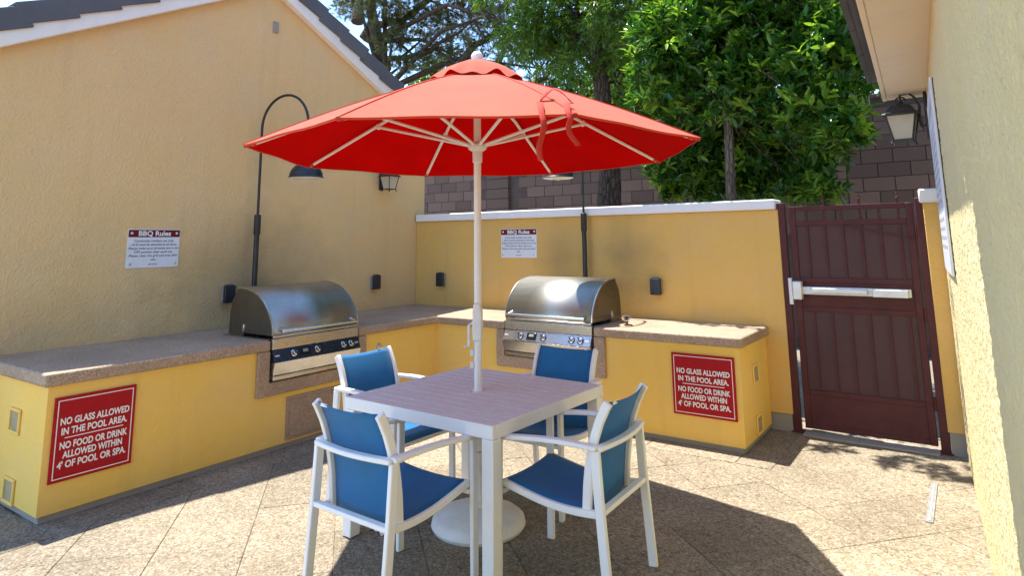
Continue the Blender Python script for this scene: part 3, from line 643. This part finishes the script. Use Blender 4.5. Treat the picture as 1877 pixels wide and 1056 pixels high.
for t, up, dn, sh in ((.855, .19, .20, 0.0), (.965, .17, .14, .03)):
    b_ = rim(t); ps = []
    for i in range(6):
        q = 1 - i/5; ps.append(b_ + upn*(up*q) + Vector((0, 0, .012 + .02*sin(pi*q))) + sdv*(sh*q*q))
    for i in range(1, 9):
        q = i/8; ps.append(b_ + out*(.012+.012*sin(q*5+sh*40)) + Vector((0, 0, -dn*q)) + sdv*(.012*sin(q*6+sh*50) + sh*q))
    ribbon(ps, .026, sdv)
lp0, lp1 = rim(.855) + upn*.22, rim(.965) + upn*.20 + sdv*.03
ribbon([lp0.lerp(lp1, i/8) + Vector((0, 0, .014 + .055*sin(pi*i/8))) + upn*.02*sin(pi*i/8) for i in range(9)], .03, upn, 'strap_loop')

# ---------------------------------------------------------------- chairs
def make_chair():
    t = link('armchair', None)
    for s_ in (-1, 1):
        build('leg', MB().bar([(s_*.272, -.262, .665), (s_*.272, -.275, .45), (s_*.272, -.312, .003)], .026, .044, (1, 0, 0)), M['white'], t, bevel=.005)
        build('leg', MB().bar([(s_*.272, .262, .645), (s_*.272, .264, .40), (s_*.272, .268, .003)], .026, .040, (1, 0, 0)), M['white'], t, bevel=.005)
        arm = []
        for i in range(11):
            q = i/10; arm.append((s_*(.272 + .012*sin(pi*q)), .285 - .555*q, .648 + .026*sin(pi*q*.8) + .012*q))
        build('armrest', MB().bar(arm, .046, .022, (1, 0, 0)), M['white'], t, bevel=.006)
        rail = []
        for i in range(11):
            q = i/10; y = .25 - .50*q; rail.append((s_*.243, y, .428 - .03*q + .010*cos(pi*q) - .024*sin(pi*q)))
        build('seat_rail', MB().bar(rail, .03, .032, (1, 0, 0)), M['white'], t, bevel=.005)
        st = [(s_*.233, y, z) for y, z in BACK]
        build('back_stile', MB().bar(st, .026, .042, (1, 0, 0)), M['white'], t, bevel=.005)
    rr = [(x, -.272 - .03*cos(x/.272*pi/2), .672) for x in np.linspace(-.272, .272, 11)]
    build('rear_rail', MB().bar(rr, .022, .042, (0, 0, 1)), M['white'], t, bevel=.006)
    rl = build('lower_rear_rail', MB().bar([(-.259, -.279, .405), (.259, -.279, .405)], .022, .036, (0, 0, 1)), M['white'], t, bevel=.004)
    build('maker_plate', MB().box(-.022, .022, -.2935, -.290, .397, .413), M['greyb'], rl)
    build('front_rail', MB().bar([(-.259, .255, .40), (.259, .255, .40)], .022, .034, (0, 0, 1)), M['white'], t, bevel=.004)
    build('under_brace', MB().tube([(-.23, -.16, .375), (.23, -.16, .375)], .011, 8), M['white'], t)
    def sheet(name, prof, hw, sag):
        m_ = MB(); n = 9; v = []
        for i, (y, z) in enumerate(prof):
            a, b = prof[max(i-1, 0)], prof[min(i+1, len(prof)-1)]; nrm = Vector((0, -(b[1]-a[1]), b[0]-a[0])).normalized()
            for j in range(n):
                x = -hw + 2*hw*j/(n-1); s2 = sag*(1-(x/hw)**2); v.append((x, y - nrm.y*0 + s2*sg[name]*abs(nrm.y), z - s2*abs(nrm.z)))
        m_.add(v, [(i*n+j, i*n+j+1, (i+1)*n+j+1, (i+1)*n+j) for i in range(len(prof)-1) for j in range(n-1)])
        o = build(name, m_, M['blue'], t, smooth=60); sd = o.modifiers.new('t', 'SOLIDIFY'); sd.thickness = .003; sd.offset = 0; return o
    sg = {'seat_sling': -1, 'back_sling': -1}
    sheet('seat_sling', [(.268, .405), (.272, .425), (.255, .448)] + [(.25 - .50*q, .445 - .03*q + .010*cos(pi*q) - .024*sin(pi*q)) for q in np.linspace(.05, .88, 10)], .236, .012)
    bs = sheet('back_sling', [(y+.004, z) for y, z in BACK], .221, .022)
    build('sling_tag', MB().box(-.19, -.14, BACK[-2][0]-.020, BACK[-2][0]-.0175, BACK[-2][1]+.006, BACK[-2][1]+.02), M['letter'], bs)
    return t
BACK = [(-.195, .372), (-.198, .43), (-.203, .50), (-.212, .57), (-.225, .64), (-.244, .71), (-.270, .78), (-.303, .845), (-.318, .868)]
def dup(root):
    r = root.copy(); C.objects.link(r)
    for ch in list(root.children):
        c_ = ch.copy(); C.objects.link(c_); c_.parent = r
        for g_ in list(ch.children): d_ = g_.copy(); C.objects.link(d_); d_.parent = c_
    return r
ch0 = make_chair(); GRP = 'blue sling armchairs around the table'
spots = [((3.275, -3.585), R(-2), 'blue sling armchair nearest the camera, its back towards us'),
         ((3.895, -3.0), R(90+2), 'blue sling armchair right of the table, facing left'),
         ((3.295, -2.28), R(180+2), 'blue sling armchair behind the table in front of the right grill'),
         ((2.495, -2.825), R(-90-2), 'blue sling armchair left of the table near the left grill')]
for i, ((x, y), rz, lab) in enumerate(spots):
    o = ch0 if i == 0 else dup(ch0)
    o.location = (x, y, .0); o.rotation_euler.z = rz; o.scale = (.94, 1, 1); tag(o, lab, 'chair', GRP)
pp = MB()
for i in range(5): pp.add([(2.70+.03*i, -3.235+.012*sin(i), .003+.02*(i % 2)), (2.715+.03*i, -3.20, .004+.02*(i % 2))], [])
pp.f = [(2*i, 2*i+1, 2*i+3, 2*i+2) for i in range(4)]
o = build('paper_scrap', pp, M['paper']); sd = o.modifiers.new('t', 'SOLIDIFY'); sd.thickness = .0015
tag(o, 'crumpled white paper scrap on the paving by the left table leg', 'litter')

# ---------------------------------------------------------------- near building on the right
KS = .05; ROT = -math.atan(KS)
nbld = thing('near_building', 'pale rough stucco building at the right edge with cream eave', 'building', (5.48, -.05, 0)); nbld.rotation_euler.z = math.atan(KS)
# local: wall face at x=0 running towards -y
ny, nz, Y0, Y1, Z1 = 430, 220, 0.0, -5.6, 2.74
v = []; 
for i in range(ny+1):
    y = Y0 + (Y1-Y0)*i/ny
    for j in range(nz+1):
        z = -.02 + (Z1+.02)*j/nz
        p_ = Vector((y*1.0, z*1.35, 3.1)); h = noise.noise(p_*34)*.6 + noise.noise(p_*68 + Vector((9, 2, 5)))*.55
        h = max(-.30, min(h, .26)); v.append((-.010*h, y, z))
f = [(i*(nz+1)+j, i*(nz+1)+j+1, (i+1)*(nz+1)+j+1, (i+1)*(nz+1)+j) for i in range(ny) for j in range(nz)]
build('wall_face', MB().add(v, f), M['rwall'], nbld, smooth=70)
build('wall_body', MB().box(.004, 4.0, -9.0, -.003, -.02, 2.75), M['rwall'], nbld)
build('far_wall_face', MB().box(-.004, .004, -9.0, Y1-.001, -.02, 2.74), M['rwall'], nbld)
build('corner_return', MB().box(.001, 4.0, -.003, .01, -.02, 2.74), M['gwall'], nbld)
build('soffit', MB().box(-.27, .02, -9.0, .08, 2.70, 2.735), M['soffit'], nbld, bevel=.003)
build('fascia', MB().box(-.30, -.271, -9.0, .08, 2.695, 2.86), M['soffit'], nbld, bevel=.004)
build('roof', MB().prism([(-.36, 2.87), (4.0, 4.7), (4.0, 4.78), (-.36, 2.93)], -9.0, .14, 'y'), M['tile'], nbld)
for i in range(28):
    y = .14 - .33*i
    if i == 0: et = o = build('eave_tile', MB().prism([(-.40, 2.865), (-.05, 3.01), (-.05, 3.06), (-.40, 2.925)], -.32, 0, 'y'), M['tile'], nbld, bevel=.005)
    else: o = link('eave_tile', et.data, nbld)
    o.location.y = y; o.location.z = .004*(i % 2)
build('roof_gable_end', MB().prism([(-.26, 2.75), (4.0, 2.75), (4.0, 4.68)], -.01, .05, 'y'), M['soffit'], nbld)
build('shade_roof', MB().box(-1.15, -.005, -9.0, -3.36, 3.16, 3.28), M['soffit'], nbld)  # out-of-view roof added to shade the near part of this wall
build('shade_roof_post', MB().box(-1.12, -1.0, -8.9, -8.78, 0, 3.159), M['trim'], nbld)  # unseen support of the added shading roof
ws = thing('wall_sign', 'large white notice board seen edge-on on the near building wall', 'sign', (5.4825 + .053, -1.12, 1.94), -pi/2 + math.atan(KS))
build('board', MB().box(-.55, .55, -.022, -.009, -.56, .56), M['signw'], ws, bevel=.003)
build('backing', MB().box(-.545, .545, -.0088, .004, -.555, .555), M['sign_back'], ws)
tl = MB()
for i in range(14):
    z = .30 - .055*i; x = -.48
    while x < .40:
        wd = random.uniform(.03, .12); tl.box(x, min(x+wd, .46), -.0232, -.0222, z, z+.02); x += wd + .03
tl.box(-.4, .4, -.0232, -.0222, .40, .47)
build('print', tl, M['faint'], ws, smooth=0)

# ---------------------------------------------------------------- trees
def mesh_np(name, V, F, mat, parent, tint=None, smooth=False):
    me = bpy.data.meshes.new(name); n, kf = F.shape
    me.vertices.add(len(V)); me.vertices.foreach_set('co', V.astype(np.float32).ravel())
    me.loops.add(n*kf); me.loops.foreach_set('vertex_index', F.astype(np.int32).ravel())
    me.polygons.add(n); me.polygons.foreach_set('loop_start', np.arange(0, n*kf, kf, dtype=np.int32))
    if smooth: me.polygons.foreach_set('use_smooth', np.ones(n, bool))
    if tint is not None:
        a = me.attributes.new('tint', 'FLOAT', 'POINT'); a.data.foreach_set('value', tint.astype(np.float32))
    me.update(calc_edges=True); me.validate(); me.materials.append(mat); return link(name, me, parent)
def rand_dirs(n):
    d = rng.normal(size=(n, 3)); return d/np.linalg.norm(d, axis=1, keepdims=True)
def frames(d):
    up = np.tile([0, 0, 1.], (len(d), 1)) + rng.normal(size=d.shape)*.5
    s = np.cross(d, up); s /= np.linalg.norm(s, axis=1, keepdims=True) + 1e-9; return s, np.cross(s, d)
def leaves(base, d, ln, wd, fold=.25):
    """pointed leaves: 6 vertices, 4 triangles, folded at the midrib and arched"""
    s, nrm = frames(d); ln = ln[:, None]; wd = wd[:, None]
    P = [base, base + d*ln*.38 + s*wd*.5 + nrm*wd*fold, base + d*ln*.45, base + d*ln*.38 - s*wd*.5 + nrm*wd*fold, base + d*ln*.78 + s*wd*.30 - nrm*ln*.02, base + d*ln*.78 - s*wd*.30 - nrm*ln*.02, base + d*ln - nrm*ln*.10]
    V = np.stack(P, 1).reshape(-1, 3); n = len(base); o = (np.arange(n)*7)[:, None]
    T = np.array([(0, 1, 2), (0, 2, 3), (2, 1, 4), (2, 4, 6), (2, 6, 5), (2, 5, 3)]); F = (T[None] + o[:, :, None]).reshape(-1, 3) if False else (o[:, None, :] + T[None]).reshape(-1, 3)
    return V, F
def lump_points(lumps, dens):
    """points through lumpy ellipsoids, thicker toward their surface"""
    out, nr = [], []
    for c_, r, sq in lumps:
        n = int(dens*r*r*r**.15); d = rand_dirs(n); u = rng.random(n)**.40
        out.append(np.array(c_) + d*(u*r)[:, None]*np.array(sq)*(1 + .18*np.sin(d[:, :1]*7 + d[:, 1:2]*5))); nr.append(d)
    return np.concatenate(out), np.concatenate(nr)
def limbs(trunk_top, targets, r0, mb, depth=3):
    for tg in targets:
        a = Vector(trunk_top[random.randrange(len(trunk_top))]); b = Vector(tg); mid = a.lerp(b, .5) + Vector((random.uniform(-.15, .15), random.uniform(-.15, .15), .12*(b-a).length))
        path = [a, a.lerp(mid, .6), mid, mid.lerp(b, .55), b]; mb.tube(path, [r0, r0*.8, r0*.6, r0*.4, r0*.15], 7)
def px(pxx, pyy, y, rad):
    p_ = at(pxx, pyy, 'y', y); return (tuple(p_), rad*(p_-CAM).dot(FX)/FPX)

# glossy laurel right behind the low wall
lt = thing('laurel_tree', 'glossy dark green broadleaf tree behind the low wall left of the gate', 'tree', (3.56, 1.25, 0))
def local(V, t): return V - np.array(t.location)
tp = [(3.52, 1.25, -.02), (3.53, 1.25, 1.0), (3.54, 1.25, 2.0), (3.57, 1.25, 3.0), (3.60, 1.26, 3.6), (3.66, 1.3, 4.4)]
tm = MB().tube([Vector(p_) - Vector(lt.location) for p_ in tp], [.075, .062, .055, .048, .04, .02], 12)
ll = [(1290, 50, 120), (1420, 40, 130), (1530, 60, 90), (1215, 130, 80), (1345, 140, 110), (1480, 160, 105), (1535, 225, 60), (1255, 235, 80), (1400, 255, 85), (1500, 290, 50), (1235, 325, 35), (1455, 335, 42), (1200, 60, 60), (1560, 130, 50), (1400, 345, 30), (1380, 325, 55), (1500, 335, 45), (1215, 300, 42), (1285, 335, 40), (1300, 270, 75), (1335, 325, 55), (1420, 315, 60), (1375, 250, 60),
      (1340, -100, 150), (1500, -90, 130), (1570, 245, 30), (1230, 345, 28), (1555, 40, 55)]
lumps = []
for a, b, r in ll:
    c_, rr = px(a, b, random.uniform(1.8, 2.2) if abs(a-1335) < 90 and b > 200 else random.uniform(.95, 1.75), r); lumps.append((c_, rr, (1.0, 1.0, .95)))
limbs([Vector(p_)-Vector(lt.location) for p_ in tp[3:]], [Vector(c_)-Vector(lt.location) for c_, r, s_ in lumps for _ in range(2)], .012, tm)
hang = [((3.4, -.12, 4.75), .22, (1.3, .8, .6)), ((3.8, -.2, 4.85), .24, (1.3, .9, .6)), ((4.15, -.34, 4.6), .2, (1.3, .9, .6)), ((2.45, .05, 4.7), .22, (1.5, .6, .6)), ((2.95, -.02, 4.7), .2, (1.2, .6, .6)), ((3.55, .15, 4.9), .2, (1.3, .9, .6))]
limbs([Vector((.05, -.1, 4.35)), Vector((.1, 0, 4.5))], [Vector(c_)-Vector(lt.location) for c_, r, s_ in hang], .014, tm)
build('trunk', tm, M['barkl'], lt, smooth=60)
lumps_h = hang; pts, nr = lump_points(lumps, 900); ph_, nh_ = lump_points(hang, 260); pts, nr = np.concatenate([pts, ph_]), np.concatenate([nr, nh_]); kp = (pts[:, 1] > .42) | (pts[:, 2] > 4.2); pts, nr = pts[kp], nr[kp]
def rosettes(pts, nr, per, ln, wd, spread):
    n = len(pts); ax = nr*.45 + np.array([0, -.1, .75]) + rng.normal(size=(n, 3))*.35; ax /= np.linalg.norm(ax, axis=1, keepdims=True)
    s, t = frames(ax); B, D, L_, W_, T_ = [], [], [], [], []
    age = rng.random(n)
    for k_ in range(per):
        a = 2*pi*k_/per*2.4 + rng.random(n)*.8; el = spread*(.55 + .65*rng.random(n))
        d = ax*np.cos(el)[:, None] + (s*np.cos(a)[:, None] + t*np.sin(a)[:, None])*np.sin(el)[:, None]
        B.append(pts - ax*(.012*k_)); D.append(d/np.linalg.norm(d, axis=1, keepdims=True)); sc = .5 + .85*rng.random(n); L_.append(ln*sc); W_.append(wd*sc)
        T_.append(np.clip(np.where(age > .66, .72 + .28*rng.random(n), .15 + .5*rng.random(n)), 0, 1))
    return [np.concatenate(q) for q in (B, D, L_, W_, T_)]
B, D, L_, W_, T_ = rosettes(pts, nr, 8, .118, .044, 1.15)
order = np.argsort(B[:, 1] - .15*B[:, 2]*0); near = order[:260]; rest = order[260:]
V, F = leaves(B[rest], D[rest], L_[rest], W_[rest]); stuff(mesh_np('crown', local(V, lt), F, M['laurel'], lt, np.repeat(T_[rest], 7)))
# the leaves standing nearest in front, one by one
proto = []
for q in range(6):
    V, F = leaves(np.zeros((1, 3)), np.array([[1., 0, 0]]), np.array([.105]), np.array([.040])); me_o = mesh_np('leaf', V, F, M['laurel'], lt, np.full(7, .25 + .14*q)); proto.append(me_o)
for i, q in enumerate(near):
    o = proto[i] if i < 6 else link('leaf', proto[random.randrange(6)].data, lt)
    o.location = local(B[q], lt); o.rotation_mode = 'QUATERNION'; o.rotation_quaternion = Vector(D[q]).to_track_quat('X', 'Z'); s_ = L_[q]/.105; o.scale = (s_, s_, s_)

# pine-barked tree with light feathery leaves, in front of the block wall
at_ = thing('feathery_tree', 'tall light green feathery tree with dark furrowed trunk behind the umbrella', 'tree', (1.36, 2.6, 0)); AL = Vector(at_.location)
tp = [Vector(p_) for p_ in ((1.34, 2.6, -.03), (1.36, 2.6, 1.0), (1.385, 2.6, 2.15), (1.42, 2.6, 2.6), (1.37, 2.6, 3.3), (1.325, 2.6, 3.97), (1.25, 2.62, 4.6), (1.19, 2.65, 5.1), (1.1, 2.7, 6.2), (1.05, 2.7, 7.2))]
tm = MB(); path, rad = [], []
for i in range(len(tp)-1):
    for k_ in range(6):
        q = k_/6; path.append(tp[i].lerp(tp[i+1], q) - AL); rad.append((.215 - .0195*(i+q))*(1 + .05*noise.noise(Vector((i+q, 3, 1))*2.5)))
tm.tube(path, rad, 16)
al = [(1080, 50, 70), (1010, 40, 70), (1150, 15, 80), (1050, 120, 40), (965, 60, 55), (1180, 90, 50), (1175, 140, 35), (1130, 100, 40), (1010, 95, 40), (1095, -90, 120), (950, -80, 110), (1200, -80, 110), (1150, 170, 22), (1160, 60, 45), (1040, 70, 40)]
lumps = []
for a, b, r in al:
    c_, rr = px(a, b, random.uniform(2.0, 3.6), r); lumps.append((c_, rr, (1.1, 1.1, .7)))
limbs([t_ - AL for t_ in tp[5:]], [Vector(c_)-AL for c_, r, s_ in lumps for _ in range(2)], .035, tm); build('trunk', tm, M['barkd'], at_, smooth=60)
def sprays(pts, nr, per, ln, wd, stem, droop=.35):
    n = len(pts); ax = nr*.6 + rng.normal(size=(n, 3))*.5 + np.array([0, 0, -droop*.2]); ax /= np.linalg.norm(ax, axis=1, keepdims=True)
    s, t = frames(ax); B, D, T_ = [], [], []; tt = rng.random(n)
    for k_ in range(per):
        q = (k_//2 + 1)/(per//2); sg = 1 if k_ % 2 else -1
        d = ax*.55 + s*sg*.8 + np.array([0, 0, -droop]) + rng.normal(size=(n, 3))*.15; B.append(pts + ax*(stem*q) - np.array([0, 0, 1])*(droop*stem*q*q*.5)); D.append(d/np.linalg.norm(d, axis=1, keepdims=True)); T_.append(np.clip(tt*.7 + .3*rng.random(n), 0, 1))
    B, D, T_ = map(np.concatenate, (B, D, T_)); sc = .7 + .6*rng.random(len(B)); return B, D, ln*sc, wd*sc, T_
pts, nr = lump_points(lumps, 1000); B, D, L_, W_, T_ = sprays(pts, nr, 10, .085, .026, .22)
V, F = leaves(B, D, L_, W_, .15); stuff(mesh_np('crown', local(V, at_), F, M['ash'], at_, np.repeat(T_, 7)))

# pine beyond the house roof
pt = thing('pine_tree', 'dark branching pine with sparse needles behind the pool house roof', 'tree', (-7.6, 7.0, 0)); PL = Vector(pt.location)
tp = [Vector(p_) for p_ in ((-7.6, 7, -.03), (-7.7, 7, 3), (-7.9, 7, 6), (-8.3, 7, 7.6), (-8.7, 7, 9.2), (-8.8, 7, 11.5))]
tm = MB(); path, rad = [], []
for i in range(len(tp)-1):
    for k_ in range(4): path.append(tp[i].lerp(tp[i+1], k_/4) - PL); rad.append(.42 - .075*(i+k_/4))
tm.tube(path, rad, 14)
pl = [(700, 15, 45), (770, 40, 55), (850, 30, 55), (930, 15, 60), (720, 75, 35), (810, 85, 40), (895, 75, 48), (960, 95, 40), (770, 110, 28), (735, 120, 25), (850, 110, 30), (930, 130, 25), (655, -10, 40), (830, -70, 110), (960, -60, 90), (700, -80, 90), (1000, 60, 45), (985, 150, 22), (640, 15, 30), (1030, 130, 30)]
lumps = []
for a, b, r in pl:
    c_, rr = px(a, b, random.uniform(5.6, 8.4), r); lumps.append((c_, rr, (1.25, 1.1, .55)))
def arm(points, r0, y=7.0):
    ps = [at(a, b, 'y', y + random.uniform(-.2, .2)) - PL for a, b in points]; pp_ = []
    for i in range(len(ps)-1): pp_ += [ps[i], ps[i].lerp(ps[i+1], .5) + Vector((0, 0, random.uniform(-.05, .05)))]
    pp_.append(ps[-1]); tm.tube(pp_, [r0*(1 - .85*i/(len(pp_)-1)) for i in range(len(pp_))], 8)
arm([(668, 70), (680, 45), (720, 40), (760, 18), (790, -10)], .17); arm([(655, 40), (660, 0), (650, -60)], .20); arm([(700, 108), (740, 106), (790, 90), (840, 60), (880, 30)], .10)
arm([(668, 70), (700, 85), (735, 55), (780, 20)], .08); arm([(640, 130), (700, 108)], .12); arm([(840, 125), (865, 85), (905, 60), (950, 30)], .13); arm([(800, 88), (830, 112), (860, 128)], .05); arm([(960, 170), (1000, 140), (1040, 105)], .07); arm([(905, 130), (930, 80), (945, 20)], .10); arm([(735, 105), (770, 75), (790, 60)], .05)
limbs([t_ - PL for t_ in tp[2:]], [Vector(c_)-PL for c_, r, s_ in lumps], .09, tm); build('trunk', tm, M['barkd'], pt, smooth=60)
pts, nr = lump_points(lumps, 560)
def needles(pts, nr, per, ln, wd):
    n = len(pts); ax = nr*.5 + rng.normal(size=(n, 3))*.6 + np.array([0, 0, .35]); ax /= np.linalg.norm(ax, axis=1, keepdims=True)
    s, t = frames(ax); Vs, tt = [], rng.random(n)
    for k_ in range(per):
        a = rng.random(n)*2*pi; el = .25 + .75*rng.random(n); d = ax*np.cos(el)[:, None] + (s*np.cos(a)[:, None] + t*np.sin(a)[:, None])*np.sin(el)[:, None]
        b = pts + ax*(rng.random(n)*.12)[:, None]; l_ = ln*(.7 + .6*rng.random(n))[:, None]; sd = np.cross(d, rand_dirs(n)); sd /= np.linalg.norm(sd, axis=1, keepdims=True)
        Vs.append(np.stack([b - sd*wd/2, b + sd*wd/2, b + d*l_], 1))
    V = np.concatenate(Vs).reshape(-1, 3); return V, np.arange(len(V)).reshape(-1, 3), np.repeat(np.tile(tt, per), 3)
V, F, T_ = needles(pts, nr, 22, .16, .012); stuff(mesh_np('crown', local(V, pt), F, M['pine'], pt, T_))
cones = MB()
for i in range(26):
    c_, r, s_ = lumps[random.randrange(14)]; q = Vector(c_) + Vector((random.uniform(-r, r), random.uniform(-r, r), random.uniform(-.3, .3)*r)) - PL
    cones.lathe([(.01, .07), (.05, .05), (.06, 0), (.045, -.05), (.01, -.08)], 8, q)
stuff(build('cones', cones, M['barkd'], pt))

# small green trees over the wall top behind everything, and a cream house beyond
def backtree(px_, py_, y, rad, label, dens=330):
    c_, r = px(px_, py_, y, rad); t = thing('background_tree', label, 'tree', (c_[0], c_[1], 0), 0, 'trees beyond the block wall')
    lm = [((c_[0]+random.uniform(-.7, .7)*r, c_[1]+random.uniform(-.5, .5)*r, c_[2]+random.uniform(-.5, .5)*r), r*random.uniform(.45, .7), (1, 1, .85)) for _ in range(7)]
    tm = MB().tube([(0, 0, -.03), (.05, 0, c_[2]*.5), (0, 0, c_[2])], [.16, .12, .06], 10); limbs([Vector((.02, 0, c_[2]*.6)), Vector((0, 0, c_[2]*.85))], [Vector(l_[0])-Vector(t.location) for l_ in lm], .05, tm); build('trunk', tm, M['barkd'], t, smooth=60)
    pts, nr = lump_points(lm, dens); B, D, L_, W_, T_ = sprays(pts, nr, 8, .13, .06, .25); V, F = leaves(B, D, L_, W_, .15); stuff(mesh_np('crown', local(V, t), F, M['ash'], t, np.repeat(T_, 7)))
backtree(775, 160, 9.5, 75, 'low green tree showing just right of the tiled roof edge')
backtree(1075, 185, 8.5, 70, 'green tree behind the furrowed trunk beyond the block wall')
backtree(1250, 90, 7.5, 170, 'large green tree seen through gaps of the glossy laurel')
backtree(1500, 60, 7.5, 190, 'green tree behind the laurel beside the near building eave')
def sidetree(x, y, z, rr, label):  # unseen trees added so the left grill lid reflects dark green
    t = thing('reflection_tree', label, 'tree', (x, y, 0), 0, 'unseen trees added for reflections')
    lm = [((x+random.uniform(-.6, .6)*rr, y+random.uniform(-.9, .9)*rr, z+random.uniform(-.5, .5)*rr), rr*random.uniform(.5, .75), (1, 1, .9)) for _ in range(7)]
    tm = MB().tube([(0, 0, -.03), (.05, 0, z*.5), (0, 0, z)], [.2, .15, .07], 10); limbs([Vector((.02, 0, z*.6)), Vector((0, 0, z*.85))], [Vector(l_[0])-Vector(t.location) for l_ in lm], .06, tm); build('trunk', tm, M['barkd'], t, smooth=60)
    pts, nr = lump_points(lm, 150); B, D, L_, W_, T_ = sprays(pts, nr, 8, .22, .10, .35); V, F = leaves(B, D, L_, W_, .15); stuff(mesh_np('crown', local(V, t), F, M['ash'], t, np.repeat(T_, 7)))
sidetree(11.5, -1.0, 5.6, 2.6, 'tall unseen green tree behind the near building, added for the left grill reflection'); sidetree(11.8, -5.6, 5.4, 2.7, 'unseen green tree behind the near building, added for the grill reflection'); sidetree(11.0, -10.0, 5.2, 2.6, 'unseen green tree past the end of the near building, added for the grill reflection')
hs = thing('neighbour_house', 'cream house wall glimpsed through leaves behind the furrowed trunk', 'house', (-2.4, 14, 0))
build('wall', MB().box(-1.6, 1.8, 0, 4, -.03, 6.9), M['shingle'], hs); build('roof', MB().prism([(-1.9, 6.9), (2.1, 6.9), (.1, 8.0)], -.4, 4.4, 'y'), M['tile'], hs)
wn = build('window', MB().box(.2, 1.1, -.04, -.001, 4.9, 6.0), M['letter'], hs); build('pane', MB().box(.27, 1.03, -.05, -.041, 4.97, 5.93), M['display'], wn)
